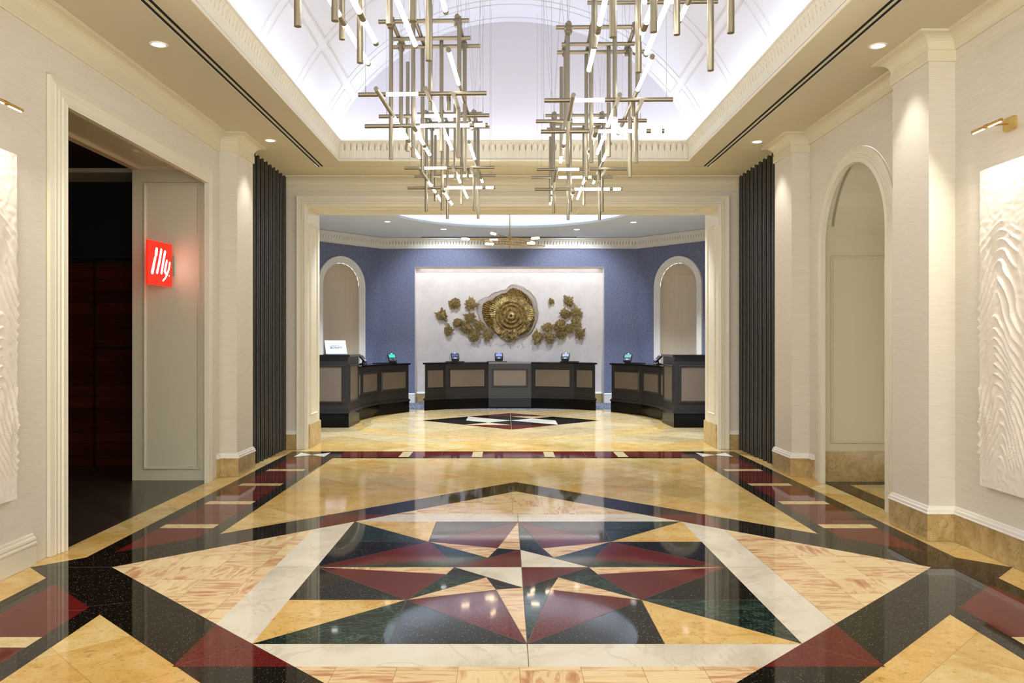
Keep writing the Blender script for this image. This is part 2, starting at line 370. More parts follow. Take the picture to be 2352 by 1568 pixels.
for sx in (-1, 1):
    STAR.append(([(sx*A, 0), (sx*.49, .165), (sx*.45, 0)], 'green_marble'))
    STAR.append(([(sx*A, 0), (sx*.49, -.165), (sx*.45, 0)], 'onyx'))
    for sy in (-1, 1):
        DD = (sx*H, sy*H); J = (sx*.23, sy*.235); MN = (sx*.165, sy*.49); MW = (sx*.49, sy*.165)
        STAR.append(([(0, sy*A), DD, MN], 'red_granite')); STAR.append(([(sx*A, 0), DD, MW], 'red_granite'))
        STAR.append(([DD, MN, J], 'onyx')); STAR.append(([DD, J, MW], 'green_marble'))
        STAR.append(([(0, 0), (sx*.45, 0), (0, sy*.45)], 'red_granite' if sx*sy < 0 else 'white_marble'))
STAR += [([(-A, A), (-H, A), (-H, H)], 'yellow_stone'), ([(-A, A), (-H, H), (-A, H)], 'green_marble'),
         ([(A, A), (H, A), (H, H)], 'green_marble'), ([(A, A), (H, H), (A, H)], 'yellow_stone'),
         ([(A, -A), (A, -H), (H, -H)], 'green_marble'), ([(A, -A), (H, -A), (H, -H)], 'yellow_stone'),
         ([(-A, -A), (-A, -H), (-H, -H)], 'yellow_stone'), ([(-A, -A), (-H, -A), (-H, -H)], 'green_marble')]
for pts, mt in STAR: P2(pts, mt, 0)
def jline(a, b, wd=.0032, z=.0002):
    a = Vector((*a, 0)); b = Vector((*b, 0)); t = (b-a).normalized(); n_ = Vector((-t.y, t.x, 0))*wd/2
    P2([(a-n_)[:2], (b-n_)[:2], (b+n_)[:2], (a+n_)[:2]], 'joint', z)
for sx in (-1, 1):
    for sy in (-1, 1):
        DD = (sx*H, sy*H)
        for a_, b_ in (((0, sy*A), DD), (DD, (sx*.23, sy*.235)), (DD, (sx*.165, sy*.49)), (DD, (sx*.49, sy*.165)), ((sx*A, 0), DD), ((sx*A, sy*A), DD), ((0, sy*A), (sx*.165, sy*.49)), ((sx*A, 0), (sx*.49, sy*.165)), (DD, (sx*H, sy*A)), (DD, (sx*A, sy*H)), ((sx*.45, 0), (0, sy*.45))): jline(a_, b_)
jline((0, -B), (0, B), .004); jline((-B, 0), (B, 0), .004)
# small diamond in front of the reception desks
RP = (SX, 15.49); W2, H2 = 1.71, 1.63
P2([(-W2, 0), (0, -H2), (W2, 0), (0, H2)], 'black_granite', -.0008, RP)
for k in (1, -1):
    q_ = lambda pts: [(k*x, k*y) for x, y in pts]
    P2(q_([(0, H2), (-.855, .815), (0, .86), (.855, .815)]), 'red_granite', -.0004, RP)
    P2(q_([(0, 0), (-.42, -.42), (-.86, 0), (-.855, .815)]), 'white_marble', -.0003, RP)
    P2(q_([(0, .85), (.42, .42), (.855, .815)]), 'onyx', -.0002, RP)
jl_ = [V(SX-.003, 13.86, 0), V(SX+.003, 13.86, 0), V(SX+.003, 17.12, 0), V(SX-.003, 17.12, 0)]; f.mat('cream_limestone').poly(jl_)
# lighter ring inlay of the reception
ring = [(3.02*math.cos(2*math.pi*k/72), 3.02*math.sin(2*math.pi*k/72)) for k in range(73)]
for k in range(72):
    (x0, y0), (x1, y1) = ring[k], ring[k+1]; q = .93
    P2([(x0, y0), (x1, y1), (x1*q, y1*q), (x0*q, y0*q)], 'yellow_stone', -.0012, (SX, 15.4))
struct(f, 'floor', 'polished inlaid stone lobby floor with star and diamond pattern', 'floor')
wf = mb('wood_floor'); wf.poly([V(-9, 3, -.001), V(-3.2, 3, -.001), V(-3.2, 9.95, -.001), V(-9, 9.95, -.001)])
struct(wf, 'floor', 'dark herringbone wood floor beyond the wide doorway', 'floor')
cp = mb('carpet'); cp.poly([V(-4.6, 18.0, -.0010), V(4.8, 18.0, -.0010), V(4.8, 20.4, -.0010), V(-4.6, 20.4, -.0010)])
struct(cp, 'floor', 'striped grey carpet behind the reception desks', 'floor')
# ================================================================== LOBBY WALLS
XL, XR = -3.20, 3.41; YB, YF = -3.0, 11.35; TH = .85; OZ = 3.375
OY0, OY1 = 5.63, 8.75
b = mb('grasscloth')
b.box((XL-TH, YB, 0), (XL, OY0-.01, CZ)); b.box((XL-TH, OY1+.01, 0), (XL, YF, CZ)); b.box((XL-TH, OY0-.01, OZ+.01), (XL, OY1+.01, CZ))
struct(b, 'wall_left', 'left lobby wall in pale woven wallcovering with wide doorway', 'wall')
# painted reveals of the left opening with recessed panels
b = mb('cream_paint')
def panel_frame(b, o, u, v_, w0, w1, h0, h1, out, depth=.02, wd=.03):
    """thin moulding frame around a panel; o origin, u/v_ axes, out = normal"""
    o, u, v_, out = map(Vector, (o, u, v_, out))
    pth = [o+u*w0+v_*h0, o+u*w1+v_*h0, o+u*w1+v_*h1, o+u*w0+v_*h1]
    b.sweep(pth, [(-wd/2, 0), (-wd/2, depth*.4), (-wd*.1, depth), (wd*.2, depth), (wd/2, depth*.3), (wd/2, 0)], out, closed=True)
b.box((XL-TH, OY0-.012, 0), (XL, OY0, OZ)); b.box((XL-TH, OY1, 0), (XL, OY1+.012, OZ)); b.box((XL-TH, OY0, OZ), (XL, OY1, OZ+.012))
panel_frame(b, (XL-TH, OY1, 0), (1, 0, 0), (0, 0, 1), .14, .725, .135, 3.22, (0, -1, 0), .022, .035)
panel_frame(b, (XL-TH, OY0, 0), (1, 0, 0), (0, 0, 1), .14, .725, .135, 3.22, (0, 1, 0), .022, .035)
panel_frame(b, (XL-TH, OY0, OZ), (0, 1, 0), (1, 0, 0), .14, OY1-OY0-.14, .14, .725, (0, 0, -1), .03, .05)
struct(b, 'trim_1', 'painted panelled reveal of the wide left doorway', 'door reveal')
CAS = [(0, 0), (0, .022), (.045, .030), (.05, .034), (.055, .030), (.085, .030), (.09, .038), (.094, .034), (.125, .034), (.13, .045), (.16, .048), (.17, .052), (.18, .05), (.18, 0)]
b = mb('casing_paint'); b.sweep([(XL, OY0, 0), (XL, OY0, OZ), (XL, OY1, OZ), (XL, OY1, 0)], [(-a_ if False else a_, c) for a_, c in CAS], (1, 0, 0))
casing_left = struct(b, 'trim_2', 'cream moulded casing around the wide left doorway', 'door casing')
# right wall with arch
AY, AR, AZ = 7.85, .87, 2.52
arc = [(AY-AR*math.cos(t), AZ+AR*math.sin(t)) for t in [math.pi*k/36 for k in range(37)]]
b = mb('grasscloth')
b.box((XR, YB, 0), (XR+TH, AY-AR-.01, CZ)); b.box((XR, AY+AR+.01, 0), (XR+TH, YF, CZ))
for k in range(36):
    (y0, z0), (y1, z1) = arc[k], arc[k+1]
    if k == 0: y0 -= .01
    if k == 35: y1 += .01
    for x in (XR, XR+TH): b.poly([V(x, y0, z0+.003), V(x, y1, z1+.003), V(x, y1, CZ), V(x, y0, CZ)])
struct(b, 'wall_right', 'right lobby wall in pale woven wallcovering with arched opening', 'wall')
b = mb('cream_paint')
outl = [(AY-AR, 0)]+arc+[(AY+AR, 0)]
for k in range(len(outl)-1):
    (y0, z0), (y1, z1) = outl[k], outl[k+1]
    b.add([V(XR, y0, z0), V(XR+TH, y0, z0), V(XR+TH, y1, z1), V(XR, y1, z1)], [(0, 1, 2, 3)], 1 < k < len(outl)-3)
for yy, nn_ in ((AY+AR, -1), (AY-AR, 1)):
    panel_frame(b, (XR, yy, 0), (1, 0, 0), (0, 0, 1), .125, .70, .42, 2.42, (0, nn_, 0), .02, .03)
# curved panel on the soffit: two side ribs following the arch, and cross ribs
for xx in (.125, .70):
    ap = [(XR+xx, AY+AR, 2.67)]+[(XR+xx, y, z) for y, z in arc[::-1] if z > 2.68][0:13]
    b.sweep(ap, [(-.0, -.015), (.02, -.010), (.02, .010), (0, .015)], (1, 0, 0))
b.box((XR+.125, AY+AR-.02, 2.655), (XR+.70, AY+AR, 2.685))
yy, zz = ap[-1][1], ap[-1][2]
b.box((XR+.125, yy-.01, zz-.03), (XR+.70, yy+.02, zz+.01)); b.box((XR+.10, yy-.16, 3.352), (XR+.74, yy-.12, 3.385))
b.mat('plinth_stone'); b.box((XR+.012, AY+AR-.022, 0), (XR+TH, AY+AR+.005, .32)); b.box((XR+.012, AY-AR-.005, 0), (XR+TH, AY-AR+.022, .32))
struct(b, 'trim_3', 'panelled arch reveal with yellow stone plinth', 'arch reveal')
b = mb('casing_paint'); cas2 = [(a_*.83, c) for a_, c in CAS]
pth = [(XR, y, z) for y, z in outl[::-1]]
b.sweep(pth, cas2, (-1, 0, 0))
struct(b, 'trim_4', 'cream moulded casing around the arched opening', 'arch casing')
b = mb('cream_paint'); b.box((XR+TH+1.6, 5.5, 0), (XR+TH+1.7, 10.0, 3.6)); b.box((XR+TH, 5.9, 3.5), (XR+TH+1.7, 9.8, 3.6)); b.box((XR+TH, 9.1, 0), (XR+TH+1.7, 9.2, 3.5)); b.box((XR+TH, 6.4, 0), (XR+TH+1.7, 6.5, 3.5))
struct(b, 'wall_alcove', 'plain cream alcove walls behind the arched opening', 'wall')
# dark room beyond the left doorway
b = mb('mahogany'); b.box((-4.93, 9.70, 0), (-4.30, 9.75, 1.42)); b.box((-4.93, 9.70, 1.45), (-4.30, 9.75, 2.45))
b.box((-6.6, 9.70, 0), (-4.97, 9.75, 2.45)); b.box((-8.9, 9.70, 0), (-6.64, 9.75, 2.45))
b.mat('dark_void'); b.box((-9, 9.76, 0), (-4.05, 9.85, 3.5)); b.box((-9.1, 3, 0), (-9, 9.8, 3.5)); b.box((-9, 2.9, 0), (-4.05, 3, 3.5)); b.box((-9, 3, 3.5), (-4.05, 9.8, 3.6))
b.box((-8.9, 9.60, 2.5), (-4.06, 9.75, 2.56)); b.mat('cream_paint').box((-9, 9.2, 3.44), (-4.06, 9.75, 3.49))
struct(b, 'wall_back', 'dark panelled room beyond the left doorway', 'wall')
# far wall with the reception opening
FX0, FX1 = -2.78, MX(-2.78); FZ = 3.41; YO = 12.07
b = mb('grasscloth')
b.box((XL, YF, 0), (FX0-.01, YO, CZ)); b.box((FX1+.01, YF, 0), (XR, YO, CZ)); b.box((FX0-.01, YF, FZ+.01), (FX1+.01, YO, CZ))
struct(b, 'wall_far', 'far lobby wall with wide opening to the reception', 'wall')
b = mb('casing_paint')
b.box((FX0-.012, YF, 0), (FX0, YO, FZ)); b.box((FX1, YF, 0), (FX1+.012, YO, FZ)); b.box((FX0, YF, FZ), (FX1, YO, FZ+.012))
panel_frame(b, (FX0, YF, 0), (0, 1, 0), (0, 0, 1), .15, .56, .47, 3.18, (1, 0, 0), .014, .02)
panel_frame(b, (FX1, YF, 0), (0, 1, 0), (0, 0, 1), .15, .56, .47, 3.18, (-1, 0, 0), .014, .02)
for k in range(3): panel_frame(b, (FX0+.12+k*1.86, YF, FZ), (1, 0, 0), (0, 1, 0), 0, 1.74, .13, .60, (0, 0, -1), .02, .03)
b.mat('plinth_stone'); b.box((FX0-.01, YF+.05, 0), (FX0+.02, YO+.01, .34)); b.box((FX1-.02, YF+.05, 0), (FX1+.01, YO+.01, .34))
struct(b, 'trim_5', 'panelled reveal of the reception opening with stone plinths', 'door reveal')
b = mb('casing_paint'); b.sweep([(FX0, YF, 0), (FX0, YF, FZ), (FX1, YF, FZ), (FX1, YF, 0)], [(-a_*.83, c) for a_, c in CAS][::-1], (0, -1, 0))
struct(b, 'trim_6', 'cream moulded casing around the reception opening', 'door casing')
# reception side skin of that wall
b = mb('blue_plaster'); b.box((-5.0, YO, 0), (FX0-.02, YO+.04, 4.1)); b.box((FX1+.02, YO, 0), (MX(-5.0), YO+.04, 4.1)); b.box((FX0-.02, YO, FZ+.02), (FX1+.02, YO+.04, 4.1))
struct(b, 'wall_near', 'reception side of the opening wall', 'wall')
# ================================================================== PILASTERS, CROWN, BASE
def pil(name, x_wall, x_face, y0, y1, label):
    b = mb('grasscloth'); x0, x1 = sorted((x_wall, x_face)); b.box((x0, y0, .2), (x1, y1, CZ-.12))
    return struct(b, name, label, 'pilaster')
pil('trim_7', XL, XL+.20, 9.02, 9.58, 'wallcovered pilaster between the left doorway and the dark slats')
pil('trim_8', XR, XR-.20, 9.02, 9.58, 'wallcovered pilaster between the arch and the dark slats')
pil('trim_9', XR, XR-.20, 6.10, 6.67, 'wallcovered pilaster nearer than the arch')
CR = [(0, -.005), (0, -.115)]; 
cav = [(.012+.098*(1-math.cos(R(t))), -.105+.09*math.sin(R(t))) for t in (0, 15, 30, 45, 60, 75, 90)]
CROWN = [(0, 0), (0, -.12), (.012, -.12)]+cav+[(.112, -.012), (.122, -.012), (.122, 0)]
path = [(XL, YB), (XL, 9.02), (XL+.20, 9.02), (XL+.20, 9.58), (XL, 9.58), (XL, YF), (XR, YF), (XR, 9.58), (XR-.20, 9.58), (XR-.20, 9.02), (XR, 9.02), (XR, 6.67), (XR-.20, 6.67), (XR-.20, 6.10), (XR, 6.10), (XR, YB)]
b = mb('cream_paint'); b.sweep([(x, y, CZ) for x, y in path], CROWN, (0, 0, 1), loop=False)
FAS = [(0, CZ-.115), (0, CZ-.205), (.012, CZ-.205), (.016, CZ-.195), (.016, CZ-.125), (.012, CZ-.115)]
b.sweep([(x, y, 0) for x, y in path[:5]], FAS, (0, 0, 1))
b.sweep([(x, y, 0) for x, y in path[6+1:6+5]], FAS, (0, 0, 1)); b.sweep([(x, y, 0) for x, y in path[11:15]], FAS, (0, 0, 1)); b.sweep([(x, y, 0) for x, y in path[5:7]], FAS, (0, 0, 1))
struct(b, 'trim_10', 'cream crown moulding at the lobby ceiling', 'crown moulding')
STN = [(0, 0), (.022, 0), (.022, .205), (0, .205)]
MLD = [(0, .205), (.030, .205), (.030, .212), (.024, .216), (.024, .236), (.014, .240), (.012, .258), (0, .262)]
b = MB()
runs = [[(XL, 8.93), (XL, 9.02), (XL+.20, 9.02), (XL+.20, 9.58), (XL, 9.58), (XL, YF), (FX0-.15, YF)],
        [(FX1+.15, YF), (XR, YF), (XR, 9.58), (XR-.20, 9.58), (XR-.20, 9.02), (XR, 9.02), (XR, AY+AR+.15)],
        [(XR, AY-AR-.15), (XR, 6.67), (XR-.20, 6.67), (XR-.20, 6.10), (XR, 6.10), (XR, YB)]]
for r_ in runs:
    p3 = [(x, y, 0) for x, y in r_]
    b.mat('plinth_stone').sweep(p3, STN, (0, 0, 1)); b.mat('trim_white').sweep(p3, MLD, (0, 0, 1))
struct(b, 'baseboard_right', 'yellow stone skirting capped by white moulding', 'baseboard')
b = mb('casing_paint'); p3 = [(XL, YB, 0), (XL, OY0-.18, 0)]
b.sweep(p3, [(0, 0), (.028, 0), (.028, .13), (.034, .14), (.034, .15), (.024, .158), (.030, .17), (.026, .185), (.016, .19), (.014, .205), (0, .21)], (0, 0, 1))
struct(b, 'baseboard_left', 'white moulded baseboard left of the doorway', 'baseboard')
# ================================================================== LOBBY CEILING + VAULT
HO = 2.25; C0, C1 = .40, 10.36
b = mb('ceiling_paint')
def cr(x0, y0, x1, y1): b.box((x0, y0, CZ), (x1, y1, CZ+.005))
g0, g1 = 2.525, 2.60     # slot zone, relative x
# slots = [(2.520, 2.545), (2.57, 2.595)]
ys_ = C1+.34
for s_ in (-1, 1):
    xs = [HO, 2.52, 2.545, 2.57, 2.595, 3.6]
    for a_, c in ((HO, 2.515), (2.547, 2.568), (2.60, 3.6)):
        x0, x1 = sorted((XC+s_*a_, XC+s_*c)); y1 = {2.515: ys_-.03, 2.568: ys_-.005, 3.6: YF}[c]; cr(x0, YB, x1, y1)
cr(XC-HO, C1, XC+HO, ys_-.03); cr(XC-2.57, ys_-.02, XC+2.57, ys_-.005)
cr(XC-2.6, ys_+.012, XC+2.6, YF); cr(XC-HO, YB, XC+HO, C0)
b.mat('slot_black')
b.box((XC-2.60, YB, CZ+.006), (XC-2.51, ys_+.1, CZ+.02)); b.box((XC+2.51, YB, CZ+.006), (XC+2.60, ys_+.1, CZ+.02)); b.box((XC-2.6, ys_-.04, CZ+.006), (XC+2.6, ys_+.03, CZ+.02))
struct(b, 'ceiling', 'beige lobby ceiling with black linear air slots', 'ceiling')
# fluted leaf cornice round the coffer
b = mb('casing_paint')
def leaf_strip(b, p0, p1, inward, z0, hgt, pitch, lean, smooth=True, slit=.5, gap=.018):
    p0, p1, inward = Vector(p0), Vector(p1), Vector(inward); L = (p1-p0).length; T = (p1-p0).normalized()
    n_ = max(2, round(L/pitch)); nu = n_*10; nv = 14
    def fn(u, v_):
        t = (u*n_) % 1.0; e = abs(2*t-1)
        base = lean*max(0, (v_-.55)/.45)**2
        fl_ = .0035*abs(math.sin(math.pi*3*t))
        tip = .97-.42*e**1.8                      # pointed arch of a leaf
        h_ = fl_
        if v_ > slit: 
            h_ = fl_+(.004 if v_ < tip else -.006) - (gap if e > .84 and v_ < slit+.38 else 0)
        return p0+T*(u*L)+Vector((0, 0, z0+v_*hgt))+inward*(base+h_)
    b.grid(fn, nu, nv, False)
zl = CZ+.035
for s_ in (-1, 1):
    leaf_strip(b, (XC+s_*HO, C0, 0), (XC+s_*HO, C1, 0), (-s_, 0, 0), zl, .20, .078, .035)
leaf_strip(b, (XC-HO, C1, 0), (XC+HO, C1, 0), (0, -1, 0), zl, .20, .078, .035)
leaf_strip(b, (XC-HO, C0, 0), (XC+HO, C0, 0), (0, 1, 0), zl, .20, .078, .035)
loop_ = [(XC-HO, C0, 0), (XC-HO, C1, 0), (XC+HO, C1, 0), (XC+HO, C0, 0)]
# sweep side = T x z : going +Y on the left gives +x = inward
b.sweep(loop_, [(-.002, CZ-.002), (.006, CZ-.002), (.012, CZ+.010), (.012, CZ+.022), (-.004, CZ+.030), (-.004, CZ+.036), (-.02, CZ+.036)], (0, 0, 1), closed=True)
b.sweep(loop_, [(-.12, zl+.20), (.030, zl+.20), (.042, zl+.208), (.042, zl+.224), (.030, zl+.232), (-.02, zl+.232), (-.02, CZ+.1), (-.12, CZ+.1)], (0, 0, 1), closed=True)
struct(b, 'trim_11', 'carved leaf and flute cornice edging the vaulted ceiling', 'cornice')
# trough floor, vault, lunettes
b = mb('vault_white')
b.sweep(loop_, [(-.10, CZ+.09), (-.55, CZ+.09), (-.55, CZ+.11), (-.10, CZ+.11)], (0, 0, 1), closed=True)
VR, VZ = 2.70, 3.15; V0, V1 = C0-.57, 10.93
a0 = math.asin((CZ+.10-VZ)/VR)
def vp(a, y, r=VR): return V(XC-r*math.cos(a), y, VZ+r*math.sin(a))
NA = 72
b.grid(lambda u, v_: vp(a0+(math.pi-2*a0)*u, V0+(V1-V0)*v_), NA, 4)
def groove(a1, a2, y0, y1, wd=.010):
    """thin raised bead on the vault between two (angle, y) points"""
    n_ = max(1, int(abs(a2-a1)/.05)); r1 = VR-.006
    pts = [(a1+(a2-a1)*k/n_, y0+(y1-y0)*k/n_) for k in range(n_+1)]
    for (p, y), (q, yq) in zip(pts, pts[1:]):
        if abs(a1-a2) < 1e-6:
            b.poly([vp(p-wd/VR, y, r1), vp(p+wd/VR, y, r1), vp(p+wd/VR, yq, r1), vp(p-wd/VR, yq, r1)])
            b.poly([vp(p+wd/VR, y, r1), vp(p+wd/VR, y, VR), vp(p+wd/VR, yq, VR), vp(p+wd/VR, yq, r1)]); b.poly([vp(p-wd/VR, y, r1), vp(p-wd/VR, y, VR), vp(p-wd/VR, yq, VR), vp(p-wd/VR, yq, r1)])
        else:
            b.poly([vp(p, y-wd, r1), vp(p, y+wd, r1), vp(q, y+wd, r1), vp(q, y-wd, r1)])
            b.poly([vp(p, y+wd, r1), vp(p, y+wd, VR), vp(q, y+wd, VR), vp(q, y+wd, r1)]); b.poly([vp(p, y-wd, r1), vp(p, y-wd, VR), vp(q, y-wd, VR), vp(q, y-wd, r1)])
b.mat('vault_groove')
bays = [(10.36, 10.78), (9.02, 10.20), (7.68, 8.86), (6.34, 7.52), (5.0, 6.18), (3.66, 4.84), (2.32, 3.5), (.98, 2.16)]
for y0, y1 in bays:
    for lo_, hi_ in ((R(20.5), R(36.5)), (R(38.8), R(141.2)), (R(143.5), R(159.5))):
        groove(lo_, hi_, y0, y0); groove(lo_, hi_, y1, y1); groove(lo_, lo_, y0, y1); groove(hi_, hi_, y0, y1)
struct(b, 'ceiling', 'white barrel vault with thin panel mouldings', 'ceiling')
b = mb('lunette_white')
for y in (V1, V0):
    pts = [vp(a0+(math.pi-2*a0)*k/NA, y, VR+.01) for k in range(NA+1)]; b.poly([V(pts[0].x, y, CZ+.09)]+pts+[V(pts[-1].x, y, CZ+.09)])
struct(b, 'wall_lunette', 'pale lunette end walls of the vault', 'wall')
# ================================================================== RECEPTION SHELL
pl = [(-4.9, YO), (-4.9, 17.78), (-3.08, 20.0), (MX(-3.08), 20.0), (MX(-4.9), 17.78), (MX(-4.9), YO)]
RZ = 4.07
PX0, PX1, PZ, PD = -2.24, 2.46, 3.38, .32
b = mb('blue_plaster')
def quad(p, q, z0, z1): b.poly([V(*p, z0), V(*q, z0), V(*q, z1), V(*p, z1)])
quad(pl[0], pl[1], 0, RZ); quad(pl[4], pl[5], 0, RZ)
quad(pl[2], (PX0, 20), 0, RZ); quad((PX1, 20), pl[3], 0, RZ); quad((PX0, 20), (PX1, 20), PZ, RZ)
# angled walls with arched niches
NT0, NT1, NR_, NZc = .713, 1.793, .54, 2.83
def awall(mirror):
    Pp = lambda t: (MX(-3.08-.634*t), 20-.773*t) if mirror else (-3.08-.634*t, 20-.773*t)
    tc = (NT0+NT1)/2; TE = 2.872
    quad(Pp(0), Pp(NT0), 0, RZ); quad(Pp(NT1), Pp(TE), 0, RZ)
    ar = [(tc-NR_*math.cos(math.pi*k/24), NZc+NR_*math.sin(math.pi*k/24)) for k in range(25)]
    for (t0, z0), (t1, z1) in zip(ar, ar[1:]):
        b.poly([V(*Pp(t0), z0), V(*Pp(t1), z1), V(*Pp(t1), RZ), V(*Pp(t0), RZ)])
    return Pp, tc, ar
AW = [awall(False), awall(True)]
struct(b, 'wall_far', 'mottled blue reception walls', 'wall')
b = mb('niche_beige'); nr = math.radians
for (Pp, tc, ar), mir in zip(AW, (0, 1)):
    p0 = Vector((*Pp(NT0), 0)); p1 = Vector((*Pp(NT1), 0)); u = (p1-p0).normalized(); nin = Vector((u.y, -u.x, 0))
    cen = (p0+p1)/2
    if (cen+nin-Vector((XC, 15, 0))).length < (cen-Vector((XC, 15, 0))).length: nin = -nin
    for k in range(16):
        t0, t1 = math.pi*k/16, math.pi*(k+1)/16
        q0 = cen-u*NR_*math.cos(t0)+nin*(.45*math.sin(t0)); q1 = cen-u*NR_*math.cos(t1)+nin*(.45*math.sin(t1))
        b.add([q0, q1, q1+V(0, 0, NZc), q0+V(0, 0, NZc)], [(0, 1, 2, 3)], True)
        for j in range(6):
            e0, e1 = math.pi/2*j/6, math.pi/2*(j+1)/6
            def dm(t, e): return cen-u*NR_*math.cos(t)*math.cos(e)+nin*(.45*math.sin(t)*math.cos(e))+V(0, 0, NZc+NR_*math.sin(e))
            b.add([dm(t0, e0), dm(t1, e0), dm(t1, e1), dm(t0, e1)], [(0, 1, 2, 3)], True)
struct(b, 'wall_niche', 'beige curved niches in the angled reception walls', 'wall')
b = mb('trim_white')
for (Pp, tc, ar), mir in zip(AW, (0, 1)):
    u = Vector((*Pp(1), 0))-Vector((*Pp(0), 0)); u.normalize(); nm = Vector((0, 0, 1)).cross(u)
    if nm.y > 0: nm = -nm
    pth = [(*Pp(NT0), .9)]+[(*Pp(t), z) for t, z in ar]+[(*Pp(NT1), .9)]
    sg = 1 if (Vector((0, 0, 1)).cross(nm)).dot(u) < 0 else -1
    b.sweep(pth, [(sg*a_, c) for a_, c in ((0, 0), (0, .02), (.05, .03), (.055, .036), (.10, .036), (.105, .05), (.16, .055), (.165, .04), (.165, 0))], nm)
struct(b, 'trim_12', 'white arched mouldings round the reception niches', 'arch casing')
b = mb('pearl_plaster'); b.poly([V(PX0, 20+PD, 0), V(PX1, 20+PD, 0), V(PX1, 20+PD, PZ), V(PX0, 20+PD, PZ)])
b.poly([V(PX0, 20, 0), V(PX0, 20+PD, 0), V(PX0, 20+PD, PZ), V(PX0, 20, PZ)]); b.poly([V(PX1, 20, 0), V(PX1, 20+PD, 0), V(PX1, 20+PD, PZ), V(PX1, 20, PZ)]); b.poly([V(PX0, 20, PZ), V(PX1, 20, PZ), V(PX1, 20+PD, PZ), V(PX0, 20+PD, PZ)])
struct(b, 'wall_recess', 'pale pearly recess behind the gold sculpture', 'wall')
b = mb('trim_white')
b.sweep([(-4.9, YO+.05, 0)]+[(x, y, 0) for x, y in pl[1:3]]+[(PX0, 20, 0)], [(0, 0), (.02, 0), (.02, .20), (.03, .21), (.02, .23), (0, .24)], (0, 0, 1))
b.sweep([(PX1, 20, 0)]+[(x, y, 0) for x, y in pl[3:5]]+[(MX(-4.9), YO+.05, 0)], [(0, 0), (.02, 0), (.02, .20), (.03, .21), (.02, .23), (0, .24)], (0, 0, 1))
b.mat('plinth_stone').sweep([(PX0, 20+PD, 0), (PX1, 20+PD, 0)], [(0, 0), (.02, 0), (.02, .20), (0, .20)], (0, 0, 1)); b.mat('trim_white').sweep([(PX0, 20+PD, 0), (PX1, 20+PD, 0)], [(0, .2), (.03, .20), (.03, .22), (.012, .25), (0, .25)], (0, 0, 1))
struct(b, 'baseboard_far', 'white baseboard of the reception room', 'baseboard')
# reception crown with slits
b = mb('trim_white')
crn = [(x, y) for x, y in pl]
for (p, q) in zip(crn, crn[1:]):
    T = (Vector((*q, 0))-Vector((*p, 0))).normalized(); inw = T.cross(V(0, 0, 1))
    if inw.dot(V(XC, 15, 0)-Vector((*p, 0))) < 0: inw = -inw
    po = Vector((*p, 0))+inw*.05; qo = Vector((*q, 0))+inw*.05
    leaf_strip(b, po, qo, inw, RZ-.235, .20, .075, .10, slit=.45, gap=.05)
b.sweep([(x, y, 0) for x, y in crn], [(0, RZ-.25), (.06, RZ-.25), (.066, RZ-.24), (.06, RZ-.232), (0, RZ-.232)], (0, 0, 1))
b.sweep([(x, y, 0) for x, y in crn], [(0, RZ-.035), (.165, RZ-.035), (.18, RZ-.025), (.18, RZ), (0, RZ)], (0, 0, 1))
struct(b, 'trim_13', 'white carved crown moulding of the reception room', 'crown moulding')
b = mb('reception_ceiling'); NC = 96; RC = (XC, 15.7); RR = 2.45
def ray(a):
    dx, dy = math.cos(a), math.sin(a); ts = []
    for X_ in (-5.1, 5.3):
        if abs(dx) > 1e-9 and (X_-RC[0])/dx > 0: ts.append((X_-RC[0])/dx)
    for Y_ in (YO, 20.05):
        if abs(dy) > 1e-9 and (Y_-RC[1])/dy > 0: ts.append((Y_-RC[1])/dy)
    t = min(ts); return (RC[0]+dx*t, RC[1]+dy*t)
angs = sorted([2*math.pi*k/NC for k in range(NC)]+[math.atan2(Y_-RC[1], X_-RC[0]) % (2*math.pi) for X_ in (-5.1, 5.3) for Y_ in (YO, 20.05)])
for k, a in enumerate(angs):
    c = angs[(k+1) % len(angs)]
    p, q = ray(a), ray(c); ci = lambda t: (RC[0]+RR*math.cos(t), RC[1]+RR*math.sin(t))
    b.poly([V(*ci(a), RZ+.01), V(*ci(c), RZ+.01), V(*q, RZ+.01), V(*p, RZ+.01)])
T_ = Matrix.Translation((RC[0], RC[1], 0))
b.lathe([(RR, RZ+.01), (RR, RZ+.05), (RR+.05, RZ+.05), (RR+.05, RZ+.06), (RR+.4, RZ+.06), (RR+.4, RZ+.30), (RR+.2, RZ+.5), (2.0, RZ+.68), (1.2, RZ+.80), (.5, RZ+.84), (.001, RZ+.85)], 72, T_)
struct(b, 'ceiling', 'white reception ceiling with a round lit dome', 'ceiling')
b = mb('slot_black'); b.box((-2.05, 19.70, RZ+.002), (1.75, 19.76, RZ+.008))
tag(b.build('air_slot'), 'thin black air slot in the reception ceiling before the crown moulding', 'air vent')
# ================================================================== DARK SLATS
def slat_screen(mirror, label):
    x = (lambda q: XR-(q-XL)) if mirror else (lambda q: q)
    e = empty('slat_screen', (x(XL), 10.5, 0), label=label, cat='slat screen', group='dark slat screens flanking the reception opening')
    inv = Matrix.Translation((-x(XL), -10.5, 0))
    bk = mb('slot_black'); x0, x1 = sorted((x(XL+.002), x(XL+.02))); bk.box((x0, 9.62, .0), (x1, 11.30, CZ-.01), inv); bk.build('backing', e)
    for k in range(10):
        y = 9.66+.172*k; s_ = mb('slat_dark'); pts = []
        x0, x1 = XL+.02, XL+.135; r = .02
        prof = [(x0, y), (x1-r, y), (x1-r*.3, y+r*.3), (x1, y+r), (x1, y+.085-r), (x1-r*.3, y+.085-r*.3), (x1-r, y+.085), (x0, y+.085)]
        prof = [(x(a_), c) for a_, c in prof]
        s_.prism(prof, .0, CZ-.004, inv); s_.build('slat', e, fix=True)
    return e
